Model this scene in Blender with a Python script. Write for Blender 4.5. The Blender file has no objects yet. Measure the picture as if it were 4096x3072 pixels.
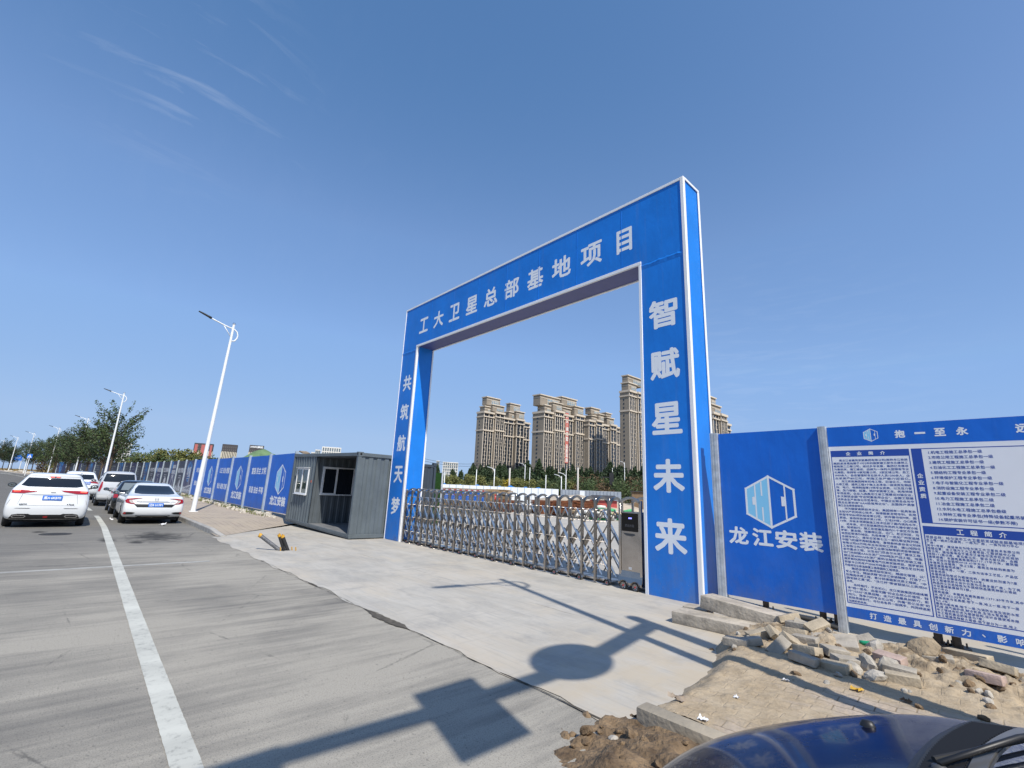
import bpy, bmesh, math, random
from mathutils import Vector, Matrix, noise
from mathutils.bvhtree import BVHTree
random.seed(7)
S = bpy.context.scene
COL = S.collection
R = math.radians

# ------------------------------------------------------------------ camera
cam = bpy.data.cameras.new('camera')
cam.sensor_width = 36.0
cam.lens = 16.238
cam.clip_start = 0.05
cam.clip_end = 6000
camo = bpy.data.objects.new('camera', cam)
COL.objects.link(camo)
cR = Vector((0.68168918, 0.7303683, 0.0431509))
cU = Vector((0.13859843, -0.18682114, 0.97256791))
cF = Vector((-0.71839427, 0.65700838, 0.22858185))
CAM = Vector((0, 0, 1.65))
camo.matrix_world = Matrix(((cR.x, cU.x, -cF.x, 0), (cR.y, cU.y, -cF.y, 0), (cR.z, cU.z, -cF.z, 1.65), (0, 0, 0, 1)))
S.camera = camo

def at(px, py, d):
    """world point seen at photo pixel (px, py) of 4096x3072, at horizontal distance d"""
    v = cF * 1847.54 + cR * (px - 2048) - cU * (py - 1536)
    return CAM + v * (d / math.hypot(v.x, v.y))

# ------------------------------------------------------------------ sky, sun, exposure
SUN_EL, SUN_AZ = 49.5, 105.0      # azimuth clockwise from +Y
w = bpy.data.worlds.new('World')
S.world = w
w.use_nodes = True
nt = w.node_tree
bg = nt.nodes['Background']
sky = nt.nodes.new('ShaderNodeTexSky')
sky.sky_type = 'NISHITA'
sky.sun_disc = False
sky.sun_elevation = R(SUN_EL)
sky.sun_rotation = R(SUN_AZ)
sky.altitude = 100
sky.air_density = 1.0
sky.dust_density = 0.6
sky.ozone_density = 2.5
bg.inputs['Strength'].default_value = 0.11
# thin cirrus wisps, part of the sky itself
tc = nt.nodes.new('ShaderNodeTexCoord')
def wn(t, **k):
    n = nt.nodes.new(t)
    for a, b in k.items():
        setattr(n, a, b)
    return n
def cirrus(direction, rot, scale, lo, hi, spread):
    mp = wn('ShaderNodeMapping')
    mp.inputs['Rotation'].default_value = rot
    mp.inputs['Scale'].default_value = scale
    nt.links.new(tc.outputs['Generated'], mp.inputs['Vector'])
    nz = wn('ShaderNodeTexNoise')
    nz.inputs['Scale'].default_value = 6
    nz.inputs['Detail'].default_value = 7
    nz.inputs['Roughness'].default_value = 0.62
    nz.inputs['Distortion'].default_value = 0.6
    nt.links.new(mp.outputs[0], nz.inputs['Vector'])
    r1 = wn('ShaderNodeMapRange')
    r1.inputs['From Min'].default_value = lo
    r1.inputs['From Max'].default_value = hi
    nt.links.new(nz.outputs[0], r1.inputs['Value'])
    d = wn('ShaderNodeVectorMath', operation='DISTANCE')
    d.inputs[1].default_value = Vector(direction).normalized()
    nrm = wn('ShaderNodeVectorMath', operation='NORMALIZE')
    nt.links.new(tc.outputs['Generated'], nrm.inputs[0])
    nt.links.new(nrm.outputs[0], d.inputs[0])
    r2 = wn('ShaderNodeMapRange')
    r2.inputs['From Min'].default_value = spread
    r2.inputs['From Max'].default_value = spread * 0.2
    nt.links.new(d.outputs['Value'], r2.inputs['Value'])
    m = wn('ShaderNodeMath', operation='MULTIPLY')
    nt.links.new(r1.outputs[0], m.inputs[0])
    nt.links.new(r2.outputs[0], m.inputs[1])
    return m
def dirpx(px, py):
    return (cF * 1847.54 + cR * (px - 2048) - cU * (py - 1536)).normalized()
c1 = cirrus(dirpx(790, 300), (0.5, 0.9, 0.3), (7, 0.8, 2.6), 0.54, 0.85, 0.20)
c2 = cirrus(dirpx(900, 1000), (0.2, 0.4, 1.1), (1.2, 5, 2.5), 0.5, 0.9, 0.75)
c3 = cirrus(dirpx(3100, 1640), (0.0, 0.0, 0.2), (2, 2, 14), 0.48, 0.8, 0.35)
a1 = wn('ShaderNodeMath', operation='MULTIPLY_ADD')
a1.inputs[1].default_value = 0.06
nt.links.new(c2.outputs[0], a1.inputs[0])
nt.links.new(c1.outputs[0], a1.inputs[2])
a2 = wn('ShaderNodeMath', operation='MULTIPLY_ADD')
a2.inputs[1].default_value = 0.35
nt.links.new(c3.outputs[0], a2.inputs[0])
nt.links.new(a1.outputs[0], a2.inputs[2])
fac = wn('ShaderNodeMath', operation='MULTIPLY')
fac.inputs[1].default_value = 0.22
fac.use_clamp = True
nt.links.new(a2.outputs[0], fac.inputs[0])
mx = wn('ShaderNodeMix', data_type='RGBA')
mx.inputs[7].default_value = (7.5, 8.0, 8.6, 1)
nt.links.new(fac.outputs[0], mx.inputs[0])
# autumn air over the city: per-channel response of the model sky, fitted to the day's zenith-to-horizon gradient
sepc = wn('ShaderNodeSeparateColor'); comb = wn('ShaderNodeCombineColor')
nt.links.new(sky.outputs[0], sepc.inputs[0])
for k, pts_ in enumerate((((0, 0), (.7, .74), (1.02, 1.40), (1.8, 2.08), (4.5, 2.98), (8, 3.2)), ((0, 0), (1.16, 1.63), (1.77, 2.60), (3.0, 3.58), (6.27, 4.33), (8, 4.5)), ((0, 0), (2.28, 3.62), (3.24, 5.1), (4.9, 6.4), (7.47, 6.6), (8, 6.65)))):
    dv = wn('ShaderNodeMath', operation='DIVIDE'); dv.inputs[1].default_value = 8
    nt.links.new(sepc.outputs[k], dv.inputs[0])
    rp = wn('ShaderNodeValToRGB'); el = rp.color_ramp.elements
    while len(el) < len(pts_): el.new(.5)
    for q_, (a_, b_) in zip(el, pts_): q_.position = a_/8; q_.color = (b_/8, b_/8, b_/8, 1)
    nt.links.new(dv.outputs[0], rp.inputs[0])
    mu = wn('ShaderNodeMath', operation='MULTIPLY'); mu.inputs[1].default_value = 8
    nt.links.new(rp.outputs[0], mu.inputs[0]); nt.links.new(mu.outputs[0], comb.inputs[k])
nt.links.new(comb.outputs[0], mx.inputs[6])
nt.links.new(mx.outputs[2], bg.inputs['Color'])

sl = bpy.data.lights.new('sun', 'SUN')
sl.energy = 4.4
sl.angle = R(0.53)
sl.color = (1.0, 0.945, 0.86)
so = bpy.data.objects.new('sun', sl)
COL.objects.link(so)
sd = Vector((math.sin(R(SUN_AZ)) * math.cos(R(SUN_EL)), math.cos(R(SUN_AZ)) * math.cos(R(SUN_EL)), math.sin(R(SUN_EL))))
so.rotation_euler = sd.to_track_quat('Z', 'Y').to_euler()
so.location = (30, -10, 40)
S.view_settings.view_transform = 'Standard'
S.view_settings.look = 'None'
S.view_settings.exposure = 0.2
S.view_settings.gamma = 1
S.cycles.max_bounces = 7
S.cycles.transparent_max_bounces = 8
S.cycles.use_denoising = True

# ------------------------------------------------------------------ helpers
def tag(o, label=None, cat=None, group=None, kind=None):
    if label: o['label'] = label
    if cat: o['category'] = cat
    if group: o['group'] = group
    if kind: o['kind'] = kind
    return o

def empty(name, loc=(0, 0, 0), rz=0.0, label=None, cat=None, group=None):
    o = bpy.data.objects.new(name, None)
    o.empty_display_size = 0.3
    o.location = loc
    o.rotation_euler = (0, 0, rz)
    COL.objects.link(o)
    return tag(o, label, cat, group)

def copy_tree(o, parent=None):
    c = o.copy()
    COL.objects.link(c)
    if parent: c.parent = parent
    for ch in list(o.children):
        copy_tree(ch, c)
    return c

class MB:
    def __init__(s):
        s.v = []; s.f = []
    def quad(s, a, b, c, d):
        i = len(s.v); s.v += [tuple(a), tuple(b), tuple(c), tuple(d)]; s.f.append((i, i+1, i+2, i+3)); return s
    def poly(s, pts):
        i = len(s.v); s.v += [tuple(p) for p in pts]; s.f.append(tuple(range(i, i+len(pts)))); return s
    def box(s, x0, x1, y0, y1, z0, z1, mat=None):
        i = len(s.v)
        p = [Vector(q) for q in ((x0,y0,z0),(x1,y0,z0),(x1,y1,z0),(x0,y1,z0),(x0,y0,z1),(x1,y0,z1),(x1,y1,z1),(x0,y1,z1))]
        if mat: p = [mat @ q for q in p]
        s.v += [tuple(q) for q in p]
        s.f += [(i,i+3,i+2,i+1),(i+4,i+5,i+6,i+7),(i,i+1,i+5,i+4),(i+1,i+2,i+6,i+5),(i+2,i+3,i+7,i+6),(i+3,i,i+4,i+7)]
        return s
    def prism(s, pts, off):
        """extrude the polygon pts (3D) by vector off"""
        n = len(pts); i = len(s.v); off = Vector(off)
        s.v += [tuple(p) for p in pts] + [tuple(Vector(p) + off) for p in pts]
        s.f.append(tuple(range(i+n-1, i-1, -1))); s.f.append(tuple(range(i+n, i+2*n)))
        for k in range(n):
            a, b = i+k, i+(k+1) % n
            s.f.append((a, b, b+n, a+n))
        return s
    def tube(s, path, r, n=8, cap=True, r2=None):
        pts = [Vector(p) for p in path]
        m = len(pts); base = len(s.v)
        up0 = None
        for k, p in enumerate(pts):
            d = (pts[min(k+1, m-1)] - pts[max(k-1, 0)]).normalized()
            ref = up0 if up0 is not None else (Vector((0, 0, 1)) if abs(d.z) < 0.9 else Vector((1, 0, 0)))
            a = d.cross(ref)
            if a.length < 1e-5: a = d.cross(Vector((0, 1, 0)))
            a.normalize(); b = d.cross(a).normalized(); up0 = a.cross(d).normalized()
            rr = r if r2 is None else r + (r2 - r) * k / (m - 1)
            for j in range(n):
                t = 2 * math.pi * j / n
                s.v.append(tuple(p + a * (rr * math.cos(t)) + b * (rr * math.sin(t))))
        for k in range(m-1):
            for j in range(n):
                q = base + k*n
                s.f.append((q+j, q+(j+1) % n, q+n+(j+1) % n, q+n+j))
        if cap:
            s.f.append(tuple(base + j for j in range(n-1, -1, -1)))
            s.f.append(tuple(base + (m-1)*n + j for j in range(n)))
        return s
    def cyl(s, p0, p1, r, n=16, r2=None):
        return s.tube([p0, p1], r, n, True, r2)
    def lathe(s, prof, n=20, axis='Z', org=(0, 0, 0)):
        i = len(s.v); m = len(prof); o = Vector(org)
        for k in range(n):
            t = 2*math.pi*k/n
            for (r, h) in prof:
                a, b = r*math.cos(t), r*math.sin(t)
                p = {'Z': (a, b, h), 'Y': (a, h, b), 'X': (h, a, b)}[axis]
                s.v.append(tuple(o + Vector(p)))
        for k in range(n):
            for j in range(m-1):
                s.f.append((i+k*m+j, i+((k+1) % n)*m+j, i+((k+1) % n)*m+j+1, i+k*m+j+1))
        return s
    def build(s, name, mat, parent=None, smooth=False, angle=None, loc=None):
        me = bpy.data.meshes.new(name)
        me.from_pydata(s.v, [], s.f)
        me.validate()
        bm = bmesh.new(); bm.from_mesh(me)
        bmesh.ops.recalc_face_normals(bm, faces=bm.faces)
        bm.to_mesh(me); bm.free()
        if smooth or angle:
            me.shade_smooth()
            if angle: me.set_sharp_from_angle(angle=R(angle))
        if mat: me.materials.append(mat)
        o = bpy.data.objects.new(name, me)
        COL.objects.link(o)
        if parent: o.parent = parent
        if loc: o.location = loc
        return o

def bevel(o, w, seg=2, angle=30):
    bm = bmesh.new(); bm.from_mesh(o.data)
    bmesh.ops.remove_doubles(bm, verts=bm.verts, dist=1e-5)
    ed = [e for e in bm.edges if len(e.link_faces) == 2 and e.calc_face_angle(0) > R(angle)]
    bmesh.ops.bevel(bm, geom=ed, offset=w, segments=seg, profile=0.6, affect='EDGES', clamp_overlap=True)
    bm.to_mesh(o.data); bm.free()
    o.data.shade_smooth(); o.data.set_sharp_from_angle(angle=R(40))
    return o

# ------------------------------------------------------------------ materials
MATS = {}
def M(name, col, rough=0.5, metal=0.0, var=0.0, vs=3.0, bump=0.0, bs=40.0, spec=0.5, coat=0.0, emit=None, detail=5, dist=0.02, col2=None, lo=0.35, hi=0.65, stretch=(1, 1, 1)):
    if name in MATS: return MATS[name]
    m = bpy.data.materials.new(name); m.use_nodes = True
    t = m.node_tree; p = t.nodes['Principled BSDF']
    p.inputs['Base Color'].default_value = (*col, 1)
    p.inputs['Roughness'].default_value = rough
    p.inputs['Metallic'].default_value = metal
    p.inputs['Specular IOR Level'].default_value = spec
    p.inputs['Coat Weight'].default_value = coat
    p.inputs['Coat Roughness'].default_value = 0.03
    if emit:
        p.inputs['Emission Color'].default_value = (*emit[:3], 1)
        p.inputs['Emission Strength'].default_value = emit[3]
    if var or bump or col2:
        tcx = t.nodes.new('ShaderNodeTexCoord')
        mp = t.nodes.new('ShaderNodeMapping'); mp.inputs['Scale'].default_value = stretch
        t.links.new(tcx.outputs['Object'], mp.inputs['Vector'])
    if var or col2:
        n = t.nodes.new('ShaderNodeTexNoise'); n.inputs['Scale'].default_value = vs; n.inputs['Detail'].default_value = detail
        n.inputs['Roughness'].default_value = 0.6
        t.links.new(mp.outputs[0], n.inputs['Vector'])
        cr = t.nodes.new('ShaderNodeValToRGB')
        e = cr.color_ramp.elements
        e[0].position, e[1].position = lo, hi
        if col2: a, b = col, col2
        else: a, b = [c*(1-var) for c in col], [min(1, c*(1+var)) for c in col]
        e[0].color, e[1].color = (*a, 1), (*b, 1)
        t.links.new(n.outputs[0], cr.inputs[0])
        t.links.new(cr.outputs[0], p.inputs['Base Color'])
    if bump:
        n2 = t.nodes.new('ShaderNodeTexNoise'); n2.inputs['Scale'].default_value = bs; n2.inputs['Detail'].default_value = 4
        t.links.new(mp.outputs[0], n2.inputs['Vector'])
        b = t.nodes.new('ShaderNodeBump'); b.inputs['Strength'].default_value = bump; b.inputs['Distance'].default_value = dist
        t.links.new(n2.outputs[0], b.inputs['Height'])
        t.links.new(b.outputs[0], p.inputs['Normal'])
    MATS[name] = m
    return m

class NG:
    """tiny node-graph helper"""
    def __init__(s, name, rough=0.8):
        s.m = bpy.data.materials.new(name); s.m.use_nodes = True; s.t = s.m.node_tree
        s.p = s.t.nodes['Principled BSDF']; s.p.inputs['Roughness'].default_value = rough
        s.p.inputs['Specular IOR Level'].default_value = 0.3
        s.tc = s.t.nodes.new('ShaderNodeTexCoord'); s.pos = s.tc.outputs['Object']
    def n(s, t, **k):
        q = s.t.nodes.new(t)
        for a, b in k.items(): setattr(q, a, b)
        return q
    def l(s, a, b): s.t.links.new(a, b)
    def map(s, scale=(1, 1, 1), rot=(0, 0, 0), loc=(0, 0, 0)):
        q = s.n('ShaderNodeMapping'); q.inputs['Scale'].default_value = scale; q.inputs['Rotation'].default_value = rot; q.inputs['Location'].default_value = loc
        s.l(s.pos, q.inputs['Vector']); return q.outputs[0]
    def noise(s, scale, vec=None, detail=6, rough=0.6, dist=0.0):
        q = s.n('ShaderNodeTexNoise'); q.inputs['Scale'].default_value = scale; q.inputs['Detail'].default_value = detail
        q.inputs['Roughness'].default_value = rough; q.inputs['Distortion'].default_value = dist
        s.l(vec or s.pos, q.inputs['Vector']); return q.outputs[0]
    def rng(s, v, a, b, c=0.0, d=1.0):
        q = s.n('ShaderNodeMapRange'); q.inputs[1].default_value = a; q.inputs[2].default_value = b; q.inputs[3].default_value = c; q.inputs[4].default_value = d
        s.l(v, q.inputs[0]); return q.outputs[0]
    def math(s, op, a, b=None, clamp=False):
        q = s.n('ShaderNodeMath', operation=op); q.use_clamp = clamp
        for i, v in enumerate((a, b)):
            if v is None: continue
            if isinstance(v, (int, float)): q.inputs[i].default_value = v
            else: s.l(v, q.inputs[i])
        return q.outputs[0]
    def mix(s, f, a, b):
        q = s.n('ShaderNodeMix', data_type='RGBA')
        for i, v in ((0, f), (6, a), (7, b)):
            if isinstance(v, (int, float)): q.inputs[i].default_value = v
            elif isinstance(v, tuple): q.inputs[i].default_value = (*v, 1)
            else: s.l(v, q.inputs[i])
        return q.outputs[2]
    def col(s, c): s.l(c, s.p.inputs['Base Color'])
    def bump(s, h, strength=0.4, dist=0.02):
        q = s.n('ShaderNodeBump'); q.inputs['Strength'].default_value = strength; q.inputs['Distance'].default_value = dist
        s.l(h, q.inputs['Height']); s.l(q.outputs[0], s.p.inputs['Normal'])
    def sep(s):
        q = s.n('ShaderNodeSeparateXYZ'); s.l(s.pos, q.inputs[0]); return q.outputs

# ------------------------------------------------------------------ lettering
GL = {}
def glyphs(body, spacing=1.0):
    """flat text mesh at size 1 (verts 2D, faces), cached"""
    key = (body, spacing)
    if key in GL: return GL[key]
    c = bpy.data.curves.new('lettering', 'FONT')
    c.body = body; c.size = 1; c.resolution_u = 2; c.space_character = spacing
    o = bpy.data.objects.new('lettering', c); COL.objects.link(o)
    dg = bpy.context.evaluated_depsgraph_get()
    me = bpy.data.meshes.new_from_object(o.evaluated_get(dg))
    v = [(q.co.x, q.co.y) for q in me.vertices]; f = [tuple(p.vertices) for p in me.polygons]
    bpy.data.objects.remove(o); bpy.data.curves.remove(c); bpy.data.meshes.remove(me)
    GL[key] = (v, f)
    return GL[key]

class Sign:
    """collects flat lettering / shapes on a plane given by origin, u, v and outward normal"""
    def __init__(s, org, u, v, nrm, step=0.0004):
        s.o, s.u, s.w, s.n = Vector(org), Vector(u).normalized(), Vector(v).normalized(), Vector(nrm).normalized()
        s.mb = MB(); s.k = 0; s.step = step
    def P(s, a, b, k): return s.o + s.u*a + s.w*b + s.n*(k*s.step)
    def text(s, body, cu, cv, h, wd=None, bold=0.0, align='C', spacing=1.0):
        """fit text: height of the glyph box h; optional total width wd; centred on (cu, cv)"""
        v, f = glyphs(body, spacing)
        if not v: return s
        x0, x1 = min(p[0] for p in v), max(p[0] for p in v)
        y0, y1 = min(p[1] for p in v), max(p[1] for p in v)
        sy = h / max(y1-y0, 0.05) if wd is None or h else 0
        sx = sy if wd is None else (wd / (x1-x0))
        ax = {'C': (x0+x1)/2, 'L': x0, 'R': x1}[align]
        s._put(v, f, sx, sy, ax, (y0+y1)/2, cu, cv, bold); return s
    def line(s, body, u0, cv, size, bold=0.0, width=None, spacing=1.0):
        """left aligned line at natural size"""
        v, f = glyphs(body, spacing)
        sx = size
        if width:
            sx = width / (max(p[0] for p in v) - min(p[0] for p in v))
        s._put(v, f, sx, size, 0, 0.38, u0, cv, bold); return s
    def _put(s, v, f, sx, sy, ax, ay, cu, cv, bold):
        offs = [(0, 0)]
        if bold: offs += [(bold*math.cos(t*math.pi/4), bold*math.sin(t*math.pi/4)) for t in range(8)]
        for k, (dx, dy) in enumerate(offs):
            i = len(s.mb.v)
            s.mb.v += [tuple(s.P(cu + (p[0]-ax)*sx + dx, cv + (p[1]-ay)*sy + dy, k)) for p in v]
            s.mb.f += [tuple(i+q for q in fc) for fc in f]
    def poly(s, pts, k=0):
        s.mb.poly([s.P(a, b, k) for a, b in pts]); return s
    def rect(s, a0, a1, b0, b1, k=0): return s.poly([(a0, b0), (a1, b0), (a1, b1), (a0, b1)], k)
    def stroke(s, pts, wd, k=0):
        for (a, b), (c, d) in zip(pts[:-1], pts[1:]):
            L = math.hypot(c-a, d-b)
            if L < 1e-6: continue
            nx, ny = -(d-b)/L*wd/2, (c-a)/L*wd/2
            ex, ey = (c-a)/L*wd/2, (d-b)/L*wd/2
            s.poly([(a-ex+nx, b-ey+ny), (a-ex-nx, b-ey-ny), (c+ex-nx, d+ey-ny), (c+ex+nx, d+ey+ny)], k)
            k += 1
        return s
    def build(s, name, mat, parent=None):
        me = bpy.data.meshes.new(name); me.from_pydata(s.mb.v, [], s.mb.f)
        me.materials.append(mat)
        o = bpy.data.objects.new(name, me); COL.objects.link(o)
        if parent: o.parent = parent
        return o

def sstep(a, b, x):
    t = max(0.0, min(1.0, (x-a)/(b-a))); return t*t*(3-2*t)
def interp(tab, x):
    if x <= tab[0][0]: return tab[0][1]
    for (a, p), (b, q) in zip(tab[:-1], tab[1:]):
        if x <= b: return p + (q-p)*(x-a)/(b-a)
    return tab[-1][1]
def fbm(x, y, sc, oct=4, seed=0.0):
    t, a, n = 0.0, 1.0, 0.0
    for k in range(oct):
        t += a*noise.noise(Vector((x*sc, y*sc, seed+k*3.7))); n += a; a *= 0.5; sc *= 2.1
    return t/n

# shared materials
def vinyl(name, a, rough):
    g = NG(name, rough); g.p.inputs['Specular IOR Level'].default_value = 0.35
    n = g.noise(1.3, None, 4); x, y, z = g.sep()
    c = g.mix(g.rng(n, .35, .65), tuple(q*.93 for q in a), tuple(q*1.07 for q in a))
    d = g.math('MULTIPLY', g.rng(z, 1.1, 0.05), g.rng(g.noise(2.2, g.map((1, 1, .7)), 7, .7), .38, .70))
    sp = g.math('MULTIPLY', g.rng(g.noise(38, None, 3, .6), .66, .74), g.rng(z, 1.6, .2, 0, .7))
    c = g.mix(g.math('MULTIPLY', d, .55), c, (.17, .17, .18))
    c = g.mix(g.math('MULTIPLY', sp, .5), c, (.36, .34, .31))
    st = g.math('MULTIPLY', g.rng(g.noise(1, g.map((7, 7, .35)), 6, .6), .56, .78), .16)
    c = g.mix(st, c, (.20, .24, .33))
    g.col(c); g.bump(g.noise(2.6, g.map((1, 1, .5)), 4), .20, .07)
    return g.m
VINYL = vinyl('blue_vinyl', (0.010, 0.188, 0.66), .42)
VINYL_D = vinyl('blue_board_vinyl', (0.006, 0.135, 0.60), .5)
WHITE_TRIM = M('white_aluminium_trim', (0.80, 0.81, 0.82), 0.4, var=0.03, vs=2, spec=0.4)
WHITE_LET = M('white_vinyl_lettering', (0.80, 0.83, 0.86), 0.5)
BOARD_WHITE = M('white_board_vinyl', (0.80, 0.82, 0.86), 0.5, var=0.02, vs=2)
BLUE_INK = M('blue_ink', (0.014, 0.07, 0.38), 0.6)
LIGHT_BLUE = M('light_blue_vinyl', (0.25, 0.62, 0.88), 0.5)
GALV = M('galvanised_steel', (0.54, 0.57, 0.59), 0.45, 0.4, var=0.16, vs=9, bump=0.03)
STEEL = M('stainless_steel', (0.50, 0.45, 0.40), 0.24, 1.0, var=0.10, vs=5, bump=0.02, bs=14)
STEEL_B = M('polished_steel_tube', (0.80, 0.76, 0.71), 0.30, 1.0)
STEEL_D = M('brown_tinted_steel', (0.36, 0.33, 0.30), 0.2, 1.0, var=0.08, vs=4)
RUBBER = M('black_rubber', (0.018, 0.018, 0.018), 0.75)
BLACKP = M('black_plastic', (0.015, 0.015, 0.016), 0.45)
DARKG = M('dark_glass', (0.012, 0.016, 0.022), 0.06, spec=0.6)
WPAINT = M('white_car_paint', (0.74, 0.76, 0.77), 0.28, coat=1.0, spec=0.5)
RED_LAMP = M('red_lamp', (0.32, 0.006, 0.01), 0.15, coat=1.0)
RED_LIT = M('lit_brake_lamp', (0.6, 0.02, 0.02), 0.2, emit=(1.0, 0.10, 0.06, 3.0))
CHROME = M('chrome', (0.8, 0.8, 0.82), 0.08, 1.0)
PLATE_BLUE = M('licence_plate_blue', (0.02, 0.16, 0.62), 0.4)
LAMP_WHITE = M('white_painted_pole', (0.78, 0.80, 0.80), 0.4, var=0.03, vs=2)
# ================================================================== GROUND
CT = [(-420, -60), (-218, -23.2), (-184, -18.0), (-155, -13.4), (-125, -8.6), (-95, -5.0), (-60, -2.4), (-42, -1.0), (-30, -0.15), (-24, 0), (60, 0)]
def cs(x): return interp(CT, x)
def gz(x, y=0.0):
    t = min(max(0.0, -x-28)*0.008, 2.6)
    return t*(1-sstep(10, 25, y))
def sheet(name, xs, yf, zf, mat, kind='structure'):
    mb = MB(); rows = []
    for x in xs:
        row = []
        for y in yf(x):
            row.append(len(mb.v)); mb.v.append((x, y, zf(x, y)))
        rows.append(row)
    for a, b in zip(rows[:-1], rows[1:]):
        for i in range(len(a)-1):
            mb.f.append((a[i], a[i+1], b[i+1], b[i]))
    o = mb.build(name, mat)
    if kind: o['kind'] = kind
    return o
def frange(a, b, n): return [a + (b-a)*i/n for i in range(n+1)]

# terrain: one sheet to the horizon
g = NG('dry_earth_and_grass')
n1 = g.noise(0.15, detail=8); n2 = g.noise(2.5, detail=6)
cA = g.mix(g.rng(n1, 0.42, 0.6), (0.20, 0.15, 0.075), (0.10, 0.115, 0.045))
cB = g.mix(g.rng(n2, 0.35, 0.7), cA, (0.25, 0.20, 0.125))
g.col(cB); g.bump(n2, 0.5, 0.1)
TERR = g.m
txs = [-3000, -1500, -800, -500, -353, -300, -250, -218, -183, -155, -125, -95, -80, -60, -50, -42, -36, -30, -28, -24, -10, 0, 20, 60, 150, 400, 1200]
sheet('ground', txs, lambda x: [-2500, -800, -300, -120, -60, -30, -10, 0, 10, 14, 18, 22, 25, 60, 120, 300, 800, 3000], lambda x, y: gz(x, y)-0.07, TERR)

# asphalt road
g = NG('dusty_asphalt', 0.85)
st = g.noise(1.0, g.map((2.6, 0.33, 1), (0, 0, 0.14)), 7, 0.65, 0.3)
st2 = g.noise(1.0, g.map((9, 0.7, 1), (0, 0, 0.2)), 5, 0.6)
big = g.noise(0.35, None, 5)
fine = g.noise(95, None, 3, 0.7)
grit = g.noise(320, None, 2, 0.5)
dust = g.math('ADD', g.math('MULTIPLY', g.rng(st, 0.32, 0.70), 0.50), g.math('MULTIPLY', g.rng(st2, 0.35, 0.7), 0.3))
dust = g.math('ADD', dust, g.math('MULTIPLY', g.rng(big, 0.35, 0.65), 0.5))
x, y, z = g.sep()
near = g.rng(x, -21, -9, 0.3, 1.1)                # the lane in front of the gate is the dusty one
near2 = g.rng(y, -4.5, 3.2, 0.55, 1.3)
dust = g.math('MULTIPLY', g.math('MULTIPLY', dust, near), near2, True)
c = g.mix(dust, (0.118, 0.114, 0.105), (0.365, 0.338, 0.285))
c = g.mix(g.rng(fine, 0.50, 0.70, 0, 0.6), c, (0.06, 0.059, 0.056))
peb = g.noise(28, None, 3, 0.6)
c = g.mix(g.rng(peb, 0.62, 0.72, 0, 0.55), c, (0.05, 0.05, 0.048))
crk = g.n('ShaderNodeTexVoronoi', feature='DISTANCE_TO_EDGE'); crk.inputs['Scale'].default_value = 0.35; g.l(g.map((1, 1.6, 1), (0, 0, .3)), crk.inputs['Vector'])
wob = g.math('ADD', crk.outputs['Distance'], g.math('MULTIPLY', g.math('SUBTRACT', g.noise(6, None, 5), 0.5), 0.05))
c = g.mix(g.math('MULTIPLY', g.rng(g.math('ABSOLUTE', wob), 0.006, 0.001), g.rng(g.noise(.6), .5, .6, 0, .55)), c, (0.045, 0.044, 0.042))
c = g.mix(g.rng(grit, 0.60, 0.75, 0, 0.5), c, (0.33, 0.32, 0.30))
# oil and water stains
def blot(cx, cy, rx, ry, amp, lo, hi, sc=2.2):
    dx = g.math('DIVIDE', g.math('SUBTRACT', x, cx), rx); dy = g.math('DIVIDE', g.math('SUBTRACT', y, cy), ry)
    d = g.math('SQRT', g.math('ADD', g.math('MULTIPLY', dx, dx), g.math('MULTIPLY', dy, dy)))
    d = g.math('ADD', d, g.math('MULTIPLY', g.math('SUBTRACT', g.noise(sc, None, 8, 0.72), 0.5), amp))
    return g.rng(d, lo, hi, 0.0, 0.85)
for (a, b, rx, ry, amp, sc_) in ((-16.9, 2.05, 1.3, 0.6, 3.4, 3.2), (-15.6, 1.5, .35, .16, 2.6, 6), (-16.3, 0.95, 0.45, 0.16, 3.0, 5), (-18.9, -0.4, 0.28, 0.16, 3.0, 6)):
    c = g.mix(blot(a, b, rx, ry, amp, 1.35, 0.35, sc_), c, (0.022, 0.021, 0.020))
g.col(c); g.bump(g.math('ADD', fine, peb), 0.6, 0.008)
ASPH = g.m
rxs = frange(60, -20, 16) + frange(-24, -420, 66)
sheet('road', rxs, lambda x: [-16+cs(x), -8+cs(x), -3+cs(x), 0+cs(x), 3.44+cs(x)], lambda x, y: gz(x), ASPH)

# painted lines
g = NG('worn_road_paint', 0.8)
wn1 = g.noise(14, None, 8, 0.75); wn2 = g.noise(1.2, g.map((2, 0.6, 1)), 5)
wear = g.math('MULTIPLY', g.rng(wn1, 0.52, 0.68), g.rng(wn2, 0.3, 0.7))
c = g.mix(g.rng(wn2, 0.3, 0.7), (0.56, 0.56, 0.50), (0.40, 0.40, 0.36))
c = g.mix(wear, c, (0.13, 0.13, 0.125)); g.col(c)
PAINT = g.m
lxs = frange(30, -20, 10) + frange(-22, -240, 60)
rj = random.Random(3)
rag = {}
def ragy(x, y): return y
def ly(x): return cs(x) + 0.905 + 0.0141*(-max(x, -20)-10.6)
sheet('road_edge_line', frange(4, -20, 600) + frange(-21, -240, 60),
      lambda x: [ly(x)-0.077+rj.uniform(-0.002, 0.002), ly(x)+0.077+rj.uniform(-0.002, 0.002)], lambda x, y: gz(x)+0.004, PAINT)
g = NG('faded_stop_line_paint', 0.85)
wn1 = g.noise(7, g.map((1, 0.4, 1)), 8, 0.75)
c = g.mix(g.rng(wn1, 0.38, 0.62), (0.42, 0.41, 0.375), (0.27, 0.265, 0.245)); g.col(c)
sheet('faded_cross_line', [-11.72, -11.55], lambda x: frange(-9, 2.4, 20), lambda x, y: 0.003, g.m)
sheet('far_cross_marking', frange(-150, -154, 2), lambda x: frange(-8+cs(x), 2.8+cs(x), 6), lambda x, y: gz(x)+0.004, PAINT)

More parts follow.
